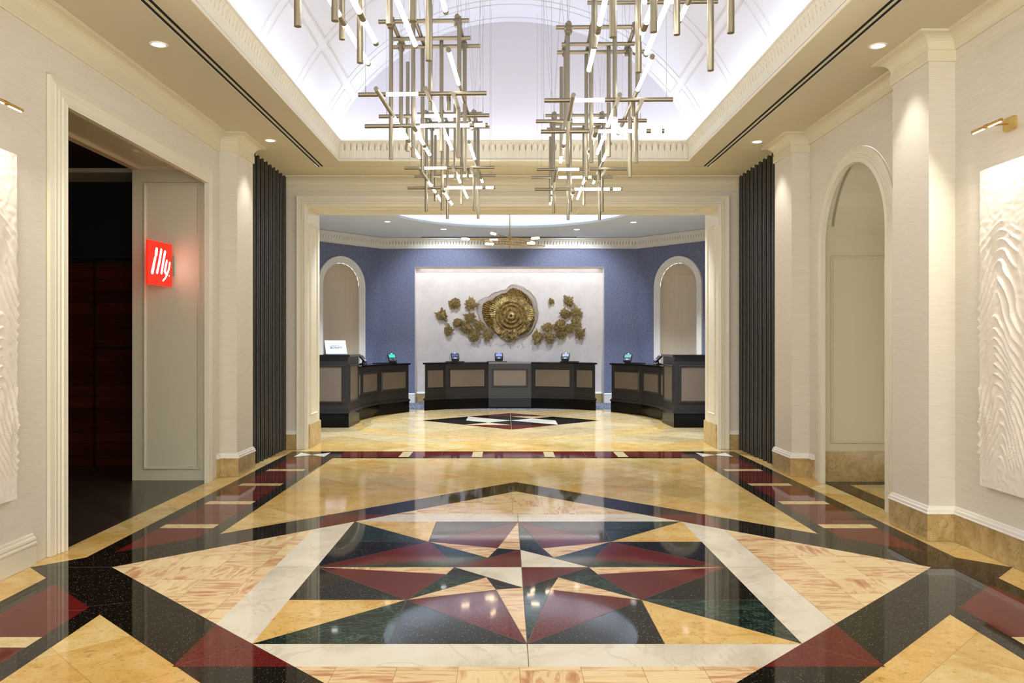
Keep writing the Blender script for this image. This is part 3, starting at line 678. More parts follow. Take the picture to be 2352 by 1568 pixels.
slat_screen(False, 'dark vertical slat screen between left pilaster and reception opening')
slat_screen(True, 'dark vertical slat screen between right pilaster and reception opening')
# ================================================================== CHANDELIERS
TR = .0172
def rod(p, q, parent, name='rod', mat='champagne_metal', r=TR, n=14):
    return mb(mat).tube(p, q, r, n).build(name, parent)
def chandelier():
    e = empty('tube_chandelier')
    LOCV = lambda X, Y, Z: V(X+.61-.038*(Y-6.7), Y-6.7+.038*(X+.61), Z)
    def xbar(X0, X1, Y, Z, lit=()):
        xs = [X0]
        cuts = sorted(lit)
        cur = X0
        for a_, c in cuts:
            if a_ > cur+.001: seg(cur, a_, Y, Z, 0)
            seg(a_, c, Y, Z, 1); cur = c
        if X1 > cur+.001: seg(cur, X1, Y, Z, 0)
    def seg(xa, xb, Y, Z, on):
        o = LOCV((X_ := xa), Y, Z); y_ = Y-6.7
        p = V(xa+.61, y_, Z); q = V(xb+.61, y_, Z)
        if on: rod(p, q, e, 'light_tube', 'tube_glow', TR*.82)
        else: rod(p, q, e)
    def ybar(X, Y0, Y1, Z, lit=()):
        x_ = X+.61; cur = Y0
        for a_, c in sorted(lit):
            if a_ > cur+.001: rod(V(x_, cur-6.7, Z), V(x_, a_-6.7, Z), e)
            rod(V(x_, a_-6.7, Z), V(x_, c-6.7, Z), e, 'light_tube', 'tube_glow', TR*.82); cur = c
        if Y1 > cur+.001: rod(V(x_, cur-6.7, Z), V(x_, Y1-6.7, Z), e)
    def vert(X, Y, Z0, Z1): rod(V(X+.61, Y-6.7, Z0), V(X+.61, Y-6.7, Z1), e)
    xbar(-1.10, -.12, 6.14, 3.393, [(-.885, -.64)])
    xbar(-1.00, -.275, 6.42, 4.06); xbar(-.94, -.29, 6.76, 4.05); xbar(-.97, -.22, 6.92, 4.04)
    xbar(-1.15, -.16, 7.2, 3.524, [(-.82, -.42), ])
    xbar(-1.12, -.13, 6.47, 3.24, [(-.67, -.275), (-.235, -.15)])
    ybar(-.897, 5.80, 8.0, 3.33, [(6.50, 7.20), (7.33, 7.97)])
    ybar(-.552, 5.90, 7.78, 3.36, [(6.18, 6.75), (6.9, 7.75)])
    ybar(-.365, 6.08, 6.50, 3.37)
    ybar(-.695, 6.22, 7.24, 3.18, [(6.38, 6.80), (6.90, 7.20)])
    ybar(-.355, 5.63, 7.72, 3.545, [(5.66, 6.38), (7.45, 7.68)])
    ybar(-.90, 6.36, 6.99, 4.075); ybar(-.71, 6.36, 6.99, 4.075); ybar(-.365, 6.36, 6.99, 4.075)
    vert(-.905, 6.45, 2.968, 4.07); vert(-.72, 6.41, 2.975, 4.07); vert(-.718, 6.93, 2.962, 4.04)
    vert(-.90, 6.90, 3.36, 4.04); vert(-.915, 7.35, 3.246, 4.06); vert(-.54, 6.80, 3.11, 4.07)
    vert(-.415, 6.2, 3.28, 3.40); vert(-.362, 6.42, 2.972, 3.37); vert(-.352, 6.40, 3.53, 4.07); vert(-.35, 6.88, 2.952, 4.05)
    vert(-.555, 6.2, 3.28, 4.10)
    for X, Y in ((-.90, 6.42), (-.365, 6.42), (-.90, 6.92), (-.365, 6.92)):
        g = mb('champagne_metal'); c = V(X+.61, Y-6.7, 4.05)
        g.tube(c-V(0, 0, .042), c+V(0, 0, .042), .027, 16); g.tube(c-V(.032, 0, 0), c+V(.032, 0, 0), .026, 16); g.tube(c-V(0, .034, 0), c+V(0, .034, 0), .024, 16)
        g.build('fitting', e)
        for dx in (-.12, .10): rod(c+V(0, 0, .04), V(c.x+dx, c.y+.05, 5.72), e, 'suspension_wire', 'steel', .0013, 5)
    for X, Y, Z in ((-1.045, 6.14, 3.393), (-.17, 6.14, 3.393), (-1.08, 7.2, 3.524), (-.215, 7.2, 3.524)):
        c = V(X+.61, Y-6.7, Z)
        top = math.sqrt(max(.1, (VR**2-(abs(c.x)+.75)**2)))+VZ-.03
        rod(c+V(0, 0, TR), c+V(0, 0, .065), e, 'gripper', 'steel', .0035, 8); rod(c+V(0, 0, .06), V(c.x, c.y, min(5.55, top)), e, 'suspension_wire', 'steel', .0013, 5)
    return e
base = chandelier()
CH = [(-.66, 3.985, 0, -.038, 'pale gold tube chandelier cut by the top edge, first of the left row'), (-.61, 6.70, 0, -.038, 'pale gold tube chandelier, second of the three in the left row'), (-.582, 9.30, 0, -.038, 'pale gold tube chandelier closest to the reception opening, left row'),
      (.808, 4.03, -.035, -.025, 'pale gold tube chandelier cut by the top edge, first of the right row'), (.805, 6.72, -.04, -.025, 'pale gold tube chandelier, second of the three in the right row'), (.85, 9.33, -.01, -.025, 'pale gold tube chandelier closest to the reception opening, right row')]
for i, (x, y, z, rz, lb) in enumerate(CH):
    o = base if i == 0 else copy_tree(base)
    o.location = (x, y, z); o.rotation_euler = (0, 0, rz); tag(o, lb, 'chandelier', 'tube chandeliers in two rows under the vault')
    if i == 4:
        for a_, c, on in ((-.125, .30, 0), (.30, .36, 1), (.36, .50, 0), (.50, .62, 1), (.62, .94, 0)):
            rod(V(a_, -.1, 4.33), V(c, -.1, 4.33), o, 'light_tube' if on else 'rod', 'tube_glow' if on else 'champagne_metal', TR*(.82 if on else 1))
        rod(V(.1, -.1, 4.34), V(.1, -.1, 5.6), o, 'suspension_wire', 'steel', .0013, 5); rod(V(.8, -.1, 4.34), V(.8, -.1, 5.25), o, 'suspension_wire', 'steel', .0013, 5)
# ================================================================== DOWNLIGHTS
def downlight(x, y, z, r, glow, lab, grp, power, col, rec=.05):
    e = empty('downlight', (x, y, z), label=lab, cat='ceiling light', group=grp)
    mb('trim_white').lathe([(r*.86, .0), (r*.86, -.004), (r*1.12, -.006), (r*1.14, -.001), (r*1.14, 0)], 28).build('trim_ring', e)
    mb('steel').lathe([(r*.86, -.003), (r*.8, .0)], 28).build('reflector', e)
    g = mb(glow); g.lathe([(r*.86, -.0025), (.001, -.0025)], 28, smooth=False); g.build('lens', e)
    l = bpy.data.lights.new('spot', 'SPOT'); l.energy = power; l.color = col; l.spot_size = R(100 if z > 4 else 75); l.spot_blend = .6; l.shadow_soft_size = .05
    o = bpy.data.objects.new('spot', l); COL.objects.link(o); o.parent = e; o.location = (0, 0, -.02)
    if z > 4 and y > 18: o.rotation_euler = (R(47), 0, 0); l.energy *= .27
    return e
DN = [(-2.71, 6.30, 'round downlight above the wide left doorway'), (-2.71, 9.30, 'round downlight beside the left pilaster crown'), (2.93, 6.33, 'round downlight beside the large right pilaster crown'), (2.93, 9.36, 'round downlight near the right dark slats')]
for x, y, lb in DN: downlight(x, y, CZ, .062, 'downlight_glow', lb, 'lobby downlights', 38, (1, .95, .88))
for s_ in (-1, 1):
    for y in (3.3, .4): 
        pass
RD = [(-2.51, 17.2, 'small bright downlight in the reception ceiling nearest the left jamb'), (-1.40, 18.35, 'small bright downlight left of the reception pendant'), (1.64, 18.4, 'small bright downlight right of the reception pendant'), (2.76, 17.3, 'small bright downlight in the reception ceiling nearest the right jamb')]
RD += [(-3.3, 15.6, 'small bright unseen downlight added over the left end of the reception'), (3.5, 15.6, 'small bright unseen downlight added over the right end of the reception'), (-2.3, 12.9, 'small unseen downlight added just behind the left jamb'), (2.5, 12.9, 'small unseen downlight added just behind the right jamb'), (.1, 12.75, 'small unseen downlight added just behind the middle of the lintel'), (.12, 18.75, 'small downlight above the middle of the centre desk')][:5]  # unseen downlights added behind the lintel to brighten the reception
for x, y, lb in RD: downlight(x, y, RZ+.008, .075, 'downlight_cool', lb, 'reception downlights', 620, (.82, .90, 1))
# ================================================================== RECEPTION PENDANT
e = empty('pendant_chandelier', (.085, 15.5, 0), label='brass pendant with crossed rods and glowing tips above the reception', cat='pendant light')
rod(V(0, 0, 3.34), V(.02, 0, 4.88), e, 'stem', 'brass', .009, 10)
mb('brass').lathe([(.001, 3.30), (.006, 3.32), (.009, 3.34)], 10).build('finial', e)
for (xa, ya), (xb, yb), z in (((-.26, 14.9), (.60, 16.38), 3.52), ((-.82, 15.12), (.58, 15.86), 3.445), ((-.38, 15.40), (.95, 15.82), 3.385), ((-.30, 15.66), (.66, 15.33), 3.485)):
    p = V(xa-.085, ya-15.5, z); q = V(xb-.085, yb-15.5, z); t = (q-p).normalized()
    rod(p+t*.17, q-t*.17, e, 'arm', 'brass', .0095, 10)
    for a_, c in ((p, p+t*.17), (q-t*.17, q)): mb('bulb_glow').capsule(a_, c, .022).build('light_tube', e)
# ================================================================== RECEPTION DESKS
DC = Vector((XC, 15.4, 0))
def outset(p, r): v_ = Vector((p[0], p[1], 0))-DC; v_ = DC+v_*(1+r/v_.length); return (v_.x, v_.y)
def desk(name, front, back, top, label, plinth=.23, frames=None, pan=None, cat='reception desk', grp=None, low=.27, hi=.17):
    """front: visible polyline, back: rest of the outline"""
    cx = sum(p[0] for p in front+back)/len(front+back); cy = sum(p[1] for p in front+back)/len(front+back)
    e = empty(name, (cx, cy, 0), label=label, cat=cat, group=grp); I = Matrix.Translation((-cx, -cy, 0))
    poly = front+back
    def ins(q):
        # offset outline outward by q (simple vertex normal)
        n_ = len(poly); out = []
        ar = sum(poly[i][0]*poly[(i+1) % n_][1]-poly[(i+1) % n_][0]*poly[i][1] for i in range(n_)); sg = 1 if ar > 0 else -1
        for i in range(n_):
            a_, c, d_ = Vector(poly[i-1]), Vector(poly[i]), Vector(poly[(i+1) % n_])
            t1 = (c-a_).normalized(); t2 = (d_-c).normalized(); n1 = Vector((t1.y, -t1.x))*sg; n2 = Vector((t2.y, -t2.x))*sg
            m_ = (n1+n2)/max(.3, 1+n1.dot(n2)); out.append(tuple(c+m_*q))
        return out
    mb('desk_plinth').prism(ins(.012), 0, plinth, I).build('plinth', e, fix=True)
    g = mb('desk_black'); g.prism(ins(.03), plinth, plinth+.025, I); g.prism(ins(.018), plinth+.025, plinth+.045, I); g.build('base_moulding', e, fix=True)
    mb('desk_black').prism(poly, plinth+.045, top-.035, I).build('body', e, fix=True)
    mb('desk_top_black').prism(ins(.035), top-.035, top, I).build('counter_top', e, fix=True)
    for k, (p, q) in enumerate(zip(front, front[1:])):
        if pan is not None and k not in pan: continue
        p = Vector((*p, 0)); q = Vector((*q, 0)); L = (q-p).length; u = (q-p).normalized(); nm = Vector((u.y, -u.x, 0))
        if nm.dot(Vector((cx, cy, 0))-(p+q)/2) > 0: nm = -nm
        mg = min(.10, L*.13); z0 = plinth+low; z1 = top-hi
        F = Matrix(((u.x, nm.x, 0, p.x-cx), (u.y, nm.y, 0, p.y-cy), (u.z, nm.z, 1, 0), (0, 0, 0, 1)))
        mb('bronze_mesh').box((mg, -.004, z0), (L-mg, .006, z1), F).build('mesh_panel', e, fix=True)
        fr_ = mb('desk_black')
        fr_.sweep([(p+u*mg+V(0, 0, z0)-V(cx, cy, 0)), (p+u*(L-mg)+V(0, 0, z0)-V(cx, cy, 0)), (p+u*(L-mg)+V(0, 0, z1)-V(cx, cy, 0)), (p+u*mg+V(0, 0, z1)-V(cx, cy, 0))],
                  [(-.016, 0), (-.016, .012), (-.006, .02), (.010, .02), (.020, .008), (.020, 0)], nm, closed=True)
        fr_.build('panel_frame', e)
    return e
fr = [(-1.765, 17.74), (-1.33, 18.09), (-.377, 18.38), (.597, 18.38), (1.55, 18.09), (1.985, 17.74)]
area('recess_light', (XC, 20.17, PZ-.015), (0, 0, 0), 4.5, .26, 6, (.95, .96, 1))
desk('reception_desk', fr, [(1.97, 18.55), (1.70, 18.78), (.70, 19.05), (-.48, 19.05), (-1.48, 18.78), (-1.75, 18.55)], 1.05, 'wide curved black desk with bronze panels, centre of the reception')
fl_ = [(-2.75, 15.16), (-2.80, 15.60), (-2.60, 16.59), (-2.095, 17.49)]
bk_ = [outset(p, .60) for p in fl_[::-1]][:-1]+[(-3.36, 15.16)]
desk('reception_desk', fl_, bk_, 1.05, 'low curved black desk on the left of the reception', grp=None)
frr = [(MX(x), y) for x, y in fl_][::-1]
desk('reception_desk', frr, [(MX(x), y) for x, y in bk_[::-1]], 1.05, 'low curved black desk on the right of the reception')
tl = [(-3.95, 14.19), (-2.764, 14.19), (-2.737, 15.06)]; tb = [(-3.35, 15.06), (-3.95, 15.06)]
def tdesk(m_, lab):
    a_ = [(MX(x), y) for x, y in tl] if m_ else tl; c = [(MX(x), y) for x, y in tb] if m_ else tb
    return desk('standing_counter', a_, c, 1.28, lab, plinth=.25, low=.20, hi=.20, cat='counter')
tdesk(0, 'tall black counter holding the white card, beside the left jamb'); tdesk(1, 'tall black counter beside the right jamb, nothing on it')
# ------------------------------------------------------------------ card terminals
def terminal(x, y, rz, z, screen, lab, plate=(.0, .42), tilt=55):
    e = empty('card_terminal', (x, y, z), rz, label=lab, cat='card terminal', group='card terminals on the reception desks')
    mb('device_black').rbox((-plate[1]/2+plate[0], -.07, 0), (plate[1]/2+plate[0], .10, .018), .01).build('base_plate', e, fix=True)
    s_ = mb('device_black'); s_.rbox((-.05, -.03, .012), (.05, .05, .03), .012); s_.tube(V(0, .01, .02), V(0, -.005, .09), .016, 12); s_.build('stand', e)
    T = Matrix.Translation((0, -.005, .125)) @ Matrix.Rotation(R(tilt), 4, 'X')
    h_ = mb('device_black'); h_.rbox((-.095, -.085, -.018), (.095, .085, .012), .02, T); h_.rbox((-.088, -.11, -.022), (.088, -.06, .0), .015, T); h_.build('head', e, fix=True)
    mb(screen).box((-.075, -.005, .012), (.075, .07, .014), T).build('screen', e)
    k = mb('device_grey'); k.box((-.08, -.078, .012), (.08, -.018, .015), T); k.mat('screen_pale' if screen != 'screen_teal' else 'device_black'); k.box((-.03, -.066, .015), (.03, -.035, .016), T); k.build('keypad', e)
    mb('pink_led').box((-.02, .078, .012), (.02, .088, .017), T).build('indicator', e)
    c = mb('device_black'); pts = [V(-.09, .02, .19), V(-.115, .03, .15), V(-.12, .03, .10), V(-.115, .02, .05), V(-.10, .03, .03)]
    for a_, d_ in zip(pts, pts[1:]): c.tube(a_, d_, .0035, 6)
    c.build('stylus_cord', e)
    return e
dz = 1.05
terminal(-1.15, 18.50, R(14), dz, 'screen_navy', 'payment terminal with dim blue screen on the left end of the centre desk', (-.0, .42))
terminal(-.14, 18.62, 0, dz, 'screen_blue', 'payment terminal with bright lavender screen near the middle of the centre desk', (-.05, .46))
terminal(1.39, 18.50, R(-16), dz, 'screen_pale', 'payment terminal with pale screen on the right end of the centre desk', (.09, .42))
terminal(-2.43, 17.30, R(38), dz, 'screen_teal', 'payment terminal with turquoise screen on the low left desk', (-.16, .52), 62)
terminal(-2.87, 16.25, R(82), dz, 'screen_dark', 'payment terminal seen from its side beside the tall left counter', (0, .2), 50)
terminal(2.64, 17.30, R(-34), dz, 'screen_green', 'payment terminal with green screen on the low right desk', (.16, .42), 60)
terminal(3.09, 16.25, R(-82), dz, 'screen_dark', 'payment terminal seen from its side beside the tall right counter', (0, .2), 44)
# ------------------------------------------------------------------ writing helper
def text_part(txt, size, depth, mat, name, parent, M_):
    cu = bpy.data.curves.new('t', 'FONT'); cu.body = txt; cu.size = size; cu.extrude = depth; cu.align_x = 'CENTER'; cu.align_y = 'CENTER'
    t = bpy.data.objects.new('t', cu); COL.objects.link(t); bpy.context.view_layer.update()
    me = bpy.data.meshes.new_from_object(t.evaluated_get(bpy.context.evaluated_depsgraph_get()))
    bpy.data.objects.remove(t); me.name = name; me.transform(M_); me.materials.clear(); me.materials.append(M[mat])
    o = bpy.data.objects.new(name, me); COL.objects.link(o); o.parent = parent; return o
# white card on the tall counter
e = empty('counter_card', (-3.03, 14.50, 1.28), R(30), label='white card with dark capital lettering, leaning in a stand on the tall counter', cat='sign')
T = Matrix.Rotation(R(-22), 4, 'X')
mb('card_white').box((-.195, -.004, .012), (.195, .004, .275), T).build('card', e, fix=True)
g = mb('device_black'); g.box((-.20, -.05, 0), (.20, .14, .008)); g.box((-.19, .10, 0), (-.175, .11, .20)); g.box((.175, .10, 0), (.19, .11, .20)); g.build('stand', e)
mb('card_white').box((-.19, -.045, .008), (.19, -.03, .022)).build('ledge', e)
TT = T @ Matrix.Translation((.0, -.0055, .175)) @ Matrix.Rotation(R(90), 4, 'X')
text_part('M A R R I O T T', .024, .0004, 'ink', 'lettering', e, TT)
TT = T @ Matrix.Translation((-.022, -.0055, .130)) @ Matrix.Rotation(R(90), 4, 'X')
text_part('BONV', .062, .0008, 'ink', 'lettering', e, TT)
TT = T @ Matrix.Translation((.0655, -.0055, .138)) @ Matrix.Rotation(R(90), 4, 'X'); text_part('O', .038, .0008, 'ink', 'lettering', e, TT)
TT = T @ Matrix.Translation((.098, -.0055, .130)) @ Matrix.Rotation(R(90), 4, 'X'); text_part('Y', .062, .0008, 'ink', 'lettering', e, TT)
# ================================================================== RED LIGHT BOX SIGN (blade sign on the doorway reveal)
e = empty('light_box_sign', (-3.61, 8.73, 2.10), label='small glowing red square light box with white script lettering', cat='sign')
S = .455
Ms = Matrix(((math.sin(R(8)), 0, math.cos(R(8)), 0), (-math.cos(R(8))*-1, 0, 0, 0), (0, 1, 0, 0), (0, 0, 0, 1)))
# local sign frame: u runs towards the reveal (+Y), v up, w out of the face (+X)
Fs = Matrix(((.13, 0, .99, -.06), (.99, 0, -.13, -.475), (0, 1, 0, 0), (0, 0, 0, 1)))
g = mb('sign_red'); g.box((0, 0, -.010), (S, S, .010), Fs); g.build('light_box', e, fix=True)
mb('steel').box((S, .12, -.012), (S+.04, S-.12, .012), Fs).build('bracket', e, fix=True)
# glyph strokes measured on the face: (u,v) in 0..1
def uv(px, py):
    # picture crop coordinates of the face -> face coordinates
    u_ = (px-195)/(820-195); top = 220+(330-220)*u_; bot = 1280+(1335-1280)*u_
    return (u_, 1-(py-top)/(bot-top))
strokes = [([(415, 450), (400, 580)], .060, .060), ([(378, 650), (345, 800), (305, 1000)], .050, .062), ([(535, 465), (495, 700), (425, 1000)], .048, .050), ([(635, 505), (590, 720), (540, 1010)], .048, .048),
           ([(683, 720), (650, 850), (630, 960), (650, 1010)], .040, .050), ([(762, 770), (735, 920), (690, 1050), (640, 1130), (580, 1195)], .040, .026), ([(748, 1070), (748, 1085)], .014, .014)]
def disc(g, c, r): g.prism([(c[0]*S+r*S*math.cos(2*math.pi*k/20), c[1]*S+r*S*math.sin(2*math.pi*k/20)) for k in range(20)], .0101, .0118, Fs)
for nm_, ids in (('letter', (0, 1)), ('letter', (2,)), ('letter', (3,)), ('letter', (4, 5)), ('trademark_dot', (6,))):
    g = mb('sign_white')
    for pts, w0, w1 in [strokes[q] for q in ids]:
        P = [Vector(uv(*p)) for p in pts]; tot = sum((q-p).length for p, q in zip(P, P[1:])); acc = 0
        for p, q in zip(P, P[1:]):
            L = (q-p).length; n_ = max(2, int(L/.012))
            for k in range(n_+1): disc(g, p.lerp(q, k/n_), .76*(w0+(w1-w0)*((acc+L*k/n_)/tot)))
            acc += L
    g.build(nm_, e)
al = bpy.data.lights.new('sign_light', 'AREA'); al.size = .4; al.energy = .22; al.color = (1, .15, .08); al.shape = 'SQUARE'
ao = bpy.data.objects.new('sign_light', al); COL.objects.link(ao); ao.parent = e; ao.location = (.05, -.25, .23); ao.rotation_euler = (0, R(-90), 0)
# ================================================================== PLASTER RELIEF PANELS
def relief(side, label):
    y0, y1 = (4.0, 5.20) if side < 0 else (4.48, 5.70)
    xw = XL if side < 0 else XR; W_ = y1-y0; z0, z1 = .49, 2.71
    e = empty('relief_panel', (xw-side*.004, (y0+y1)/2, z0), label=label, cat='wall art')
    g = mb('relief_plaster'); T0 = .045
    def fn(u, v_):
        x = (u-.5)*W_; z = v_*(z1-z0); far = u if side > 0 else u
        n1 = noise.noise(V(x*2.2, z*2.2, 3.1)); n2 = noise.noise(V(x*7, z*7, 7.7)); n3 = noise.noise(V(x*30, z*30, 1.2)); n4 = noise.noise(V(x*11, z*3, 5.2))
        xx = math.sqrt((x-.40+.04*math.sin(z*4))**2+.0016)
        ph = z+xx*(.75+.75*max(0, min(1.4, 1.7-z)))+.07*n1+.02*n2
        s_ = (ph*13+.9*n1) % 1.0
        h_ = .030*(s_**3 if s_ < .86 else .636*(1-s_)/.14)*max(.15, .75+1.3*n4)
        fade = max(0, min(1, (1.92-z-xx*.7)*6))*max(0, min(1, (z-.14-.06*n1)*9))
        h_ = h_*fade+.003*n3+.004*max(0, n2)
        return V(-side*(T0+h_) if side > 0 else (T0+h_), x, z)
    g.grid(fn, 160, 440, True); g.build('relief', e)
    bx = mb('relief_plaster'); bx.box((*sorted((0,))[:1], -W_/2, 0), (-side*T0*.96, W_/2, z1-z0)); bx.build('backing', e, fix=True)
    return e
relief(-1, 'white plaster relief panel left of the wide doorway'); relief(1, 'white plaster relief panel of stacked wavy peaks on the right wall')
# ------------------------------------------------------------------ picture lights
def picture_light(side, yc, label):
    xw = XL if side < 0 else XR
    e = empty('picture_light', (xw, yc, 2.95), label=label, cat='picture light')
    s_ = -side; L = .165; xo = s_*.17
    g = mb('brass'); g.tube(V(xo, -L, .004), V(xo, -.012, .004), .0105, 14); g.tube(V(xo, .012, .004), V(xo, L, .004), .0105, 14); g.tube(V(xo, -.022, .004), V(xo, .022, .004), .013, 14); g.build('lamp_bar', e)
    t = mb('lamp_glow'); t.tube(V(xo, -L+.01, -.007), V(xo, -.024, -.007), .0055, 10); t.tube(V(xo, .024, -.007), V(xo, L-.01, -.007), .0055, 10); t.build('light_tube', e)
    mb('brass').tube(V(s_*.02, 0, .02), V(xo, 0, .006), .006, 10).build('arm', e)
    p = mb('brass_mesh'); Mx = Matrix.Translation((s_*.012, 0, .02)) @ Matrix.Rotation(R(90), 4, 'Y'); p.rbox((-.045, -.062, -.012), (.045, .062, .012), .02, Mx); p.build('wall_plate', e, fix=True)
    area('lamp', (xo, 0, -.02), (0, R(side*55), 0), .03, .3, 20.0, (1, .90, .78), e)
    return e
picture_light(1, 5.42, 'brass picture light over the right relief panel'); picture_light(-1, 4.89, 'brass picture light over the left relief panel')
# ================================================================== GOLD WALL SCULPTURE
random.seed(4)
SCL = 1/(5.88*1850/20.2); YW = 20+PD
def sw(px, py, y=YW): return V((980+px/5.88-1160)*20.2/1850, y, 1.5+(786-630-py/5.88)*20.2/1850)
cen = sw(1140, 565)
e = empty('gold_wall_sculpture', tuple(cen), label='large ruffled gold disc sculpture with beaded rings, centre of the pale recess', cat='wall sculpture')
outl_ = {90: 425, 75: 425, 60: 415, 45: 412, 30: 395, 20: 372, 8: 366, 0: 362, -10: 352, -20: 345, -35: 350, -45: 345, -60: 330, -75: 312, -90: 345, -100: 345, -110: 325, -130: 300, -150: 345, -165: 400, 180: 440, 165: 475, 155: 478, 150: 462, 140: 400, 130: 395, 115: 372, 100: 362}
ks = sorted(outl_)
def orad(deg):
    deg = (deg+180) % 360-180
    if deg == -180: deg = 180
    for a_, c in zip(ks, ks[1:]):
        if a_ <= deg <= c: t = (deg-a_)/(c-a_); return outl_[a_]*(1-t)+outl_[c]*t
    a_, c = ks[-1], ks[0]+360; dg = deg if deg >= a_ else deg+360
    t = (dg-a_)/(c-a_); return outl_[a_]*(1-t)+outl_[ks[0]]*t
def collar(r_in, r_out, y_in, y_out, pleats, amp, mat, n=720, nr=10, open_=False, scal=12):
    g = mb(mat)
    def fn(u, v_):
        a = 2*math.pi*u; dg = math.degrees(a); ro = r_out(dg)*SCL*(1+.025*abs(math.sin(a*scal))); ri = r_in*SCL
        r = ri+(ro-ri)*v_; y = y_in+(y_out-y_in)*v_+amp*v_*math.sin(a*pleats)+.02*v_*math.sin(a*5+1)
        return V(r*math.cos(a), -y, r*math.sin(a))
    if not open_: g.grid(fn, n, nr, False)
    else:
        for k in range(n//2):
            if (k % 2) == 0:
                pts = [fn(k*2/n, j/3) for j in range(4)]
                for p, q in zip(pts, pts[1:]): g.tube(p, q, .0035, 4, caps=False)
        for v_ in (.35, .7, 1.0):
            pts = [fn(k/180, v_) for k in range(181)]
            for p, q in zip(pts, pts[1:]): g.tube(p, q, .005, 4, caps=False)
    return g
collar(230, lambda d_: orad(d_), .05, .04, 90, .008, 'antique_gold_dark', open_=True, n=640).build('openwork_edge', e)
collar(180, lambda d_: orad(d_)*.86-12*math.sin(R(d_*3)), .075, .06, 80, .012, 'antique_gold_dark', 640, 6).build('outer_ruffle', e)
collar(180, lambda d_: 285+22*math.sin(R(d_*3+40))+12*math.sin(R(d_*7)), .10, .085, 64, .012, 'antique_gold', 512, 6).build('inner_ruffle', e)
g = mb('antique_gold_dark'); MM = Matrix.Rotation(R(90), 4, 'X')
prof = []
for r_, y_ in ((215, .10), (212, .125), (190, .13), (186, .115), (170, .118), (166, .14), (142, .145), (138, .13), (112, .135), (108, .155), (78, .165), (74, .15), (62, .16), (45, .20), (25, .21), (14, .20), (10, .16), (.01, .16)): prof.append((r_*SCL, y_))
g.lathe(prof, 64, MM); g.build('ringed_disc', e)
g = mb('antique_gold')
for rr_, nb, br, yy_ in ((200, 62, .013, .13), (178, 56, .011, .118), (154, 50, .012, .146), (126, 42, .011, .134), (94, 34, .013, .162)):
    for k in range(nb):
        a = 2*math.pi*k/nb; g.sphere(V(rr_*SCL*math.cos(a), -yy_, rr_*SCL*math.sin(a)), br, 6)
for k in range(150):
    a = 2*math.pi*k/150; dg_ = math.degrees(a)
    for q_, yy_ in ((orad(dg_)*.99, .045), (orad(dg_)*.86-12*math.sin(R(dg_*3)), .065), (285+22*math.sin(R(dg_*3+40))+12*math.sin(R(dg_*7)), .10)):
        g.sphere(V(q_*SCL*math.cos(a), -yy_, q_*SCL*math.sin(a)), .010, 5)
g.build('bead_ring', e)
g = mb('antique_gold'); g.lathe([(66*SCL, .155), (60*SCL, .175), (48*SCL, .20), (30*SCL, .213), (16*SCL, .205), (12*SCL, .17)], 32, MM); g.build('hub', e)
g = mb('antique_gold')
for k in range(46):
    a = random.uniform(R(-118), R(-72)); rr_ = random.uniform(190, 335)*SCL; c = V(rr_*math.cos(a), -.11-random.random()*.05, rr_*math.sin(a)); t = V(random.uniform(-1, 1), random.uniform(-.6, .2), random.uniform(-1, 1)).normalized()*.05
    g.tube(c-t, c+t, .012, 6, .004)
for k in range(12):
    a, c = 2*math.pi*k/12, 2*math.pi*(k+1)/12; o_ = V(20*SCL, -.05, -355*SCL); g.tube(o_+V(.028*math.cos(a), 0, .028*math.sin(a)), o_+V(.028*math.cos(c), 0, .028*math.sin(c)), .007, 6)
g.build('drop_tassel', e)
def bloom_mesh(seed, kind):
    rnd = random.Random(seed); bm = bmesh.new(); bmesh.ops.create_icosphere(bm, subdivisions=4, radius=1)
    sp = []
    for k in range(28):
        v_ = V(rnd.gauss(0, 1), -abs(rnd.gauss(0, .7)), rnd.gauss(0, 1)).normalized(); sp.append((v_, rnd.uniform(.2, .38)))
    for v_ in bm.verts:
        d_ = v_.co.normalized(); h_ = .70+.22*noise.noise(d_*3+V(seed, 0, 0))+.16*noise.noise(d_*8+V(0, seed, 0))+.16*noise.noise(d_*17+V(0, seed, 0))
        for c, s_ in sp:
            q = max(0, d_.dot(c)); h_ += s_*q**70
        cr_ = abs(noise.noise(d_*5+V(0, 0, seed*2.0))); h_ -= .13*math.exp(-(cr_/.06)**2)
        v_.co = d_*h_
        if v_.co.y > 0: v_.co.y *= .25
        v_.co.y *= .8
    me = bpy.data.meshes.new('bloom'); bm.to_mesh(me); bm.free(); me.materials.append(M['antique_gold']); return me
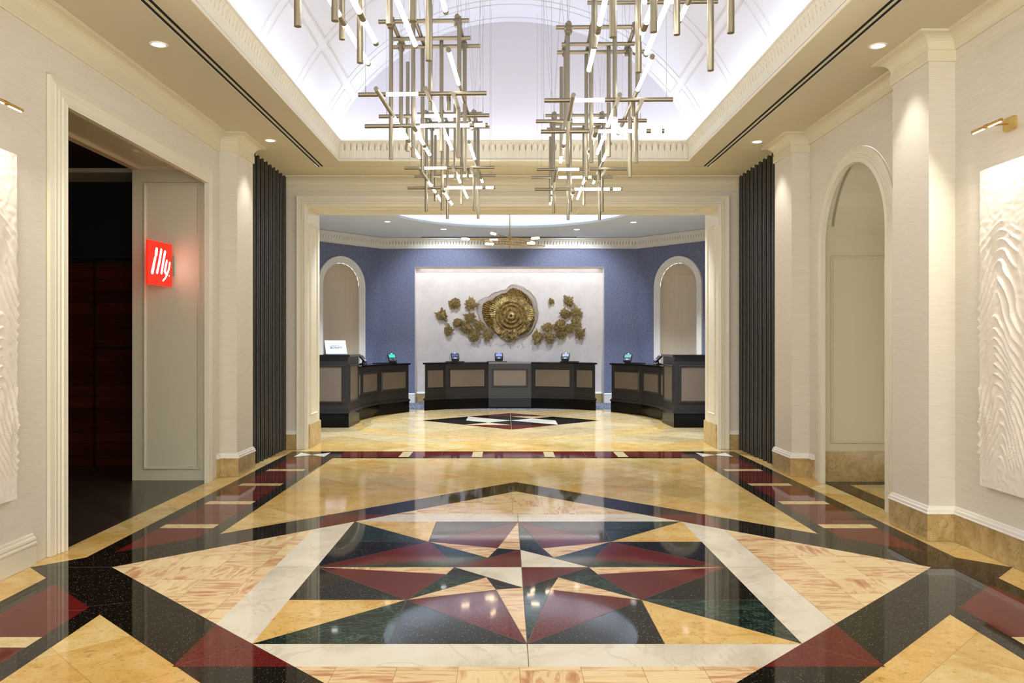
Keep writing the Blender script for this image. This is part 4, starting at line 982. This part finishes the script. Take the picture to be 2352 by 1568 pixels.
BM = [bloom_mesh(s_, 0) for s_ in (1, 2, 3, 4)]
BL = [(375, 395, 84, 'upper left of the left group, floating free'), (595, 400, 84, 'beside the ruffled disc at the top of the left group'), (205, 555, 80, 'farthest left of all, floating free'), (290, 760, 70, 'lowest at the far left, joined by its corner'),
      (420, 650, 70, 'left shoulder of the large left cluster'), (585, 585, 76, 'top of the large left cluster'), (545, 725, 86, 'middle of the large left cluster'), (710, 690, 80, 'right shoulder of the large left cluster, by the disc'), (640, 825, 88, 'bottom point of the large left cluster'), (825, 820, 78, 'right foot of the left group, under the disc edge'),
      (1685, 362, 42, 'tiny one alone right of the ruffled disc'), (1920, 365, 74, 'topmost of the right group, floating free'), (1870, 530, 76, 'upper left of the tall right column'), (2020, 515, 84, 'upper right of the tall right column'), (2015, 650, 80, 'middle of the tall right column'), (1630, 715, 78, 'left end of the right group middle row'),
      (1800, 700, 96, 'large one at the heart of the right group'), (1920, 735, 66, 'where the right row meets the column'), (1500, 850, 86, 'lowest left of the right group'), (1665, 860, 78, 'second from the left in the right bottom row'), (1815, 810, 76, 'under the heart of the right group'), (2070, 800, 74, 'lowest right of all')]
for i, (px, py, r_, lb) in enumerate(BL):
    o = bpy.data.objects.new('gold_flower', BM[i % 4]); COL.objects.link(o)
    s_ = r_*SCL*1.08; o.location = sw(px, py, YW-.055); o.scale = (s_, s_*.9, s_); o.rotation_euler = (0, random.uniform(0, 6.28), 0)
    tag(o, 'spiky gold flower, '+lb, 'wall ornament', 'gold flower ornaments around the ruffled disc')
# ================================================================== SMALL CEILING BITS
e = empty('sprinkler_cover', (-3.62, 7.87, OZ), label='small round sprinkler cover under the left doorway lintel', cat='sprinkler')
mb('casing_paint').lathe([(.001, -.012), (.034, -.012), (.038, -.006), (.038, 0)], 24).build('cover_plate', e)
e = empty('sprinkler_cover', (.085, 11.75, FZ), label='small oval cover under the reception opening lintel', cat='sprinkler')
mb('casing_paint').lathe([(.001, -.010), (.05, -.010), (.055, -.005), (.055, 0)], 24).build('cover_plate', e)
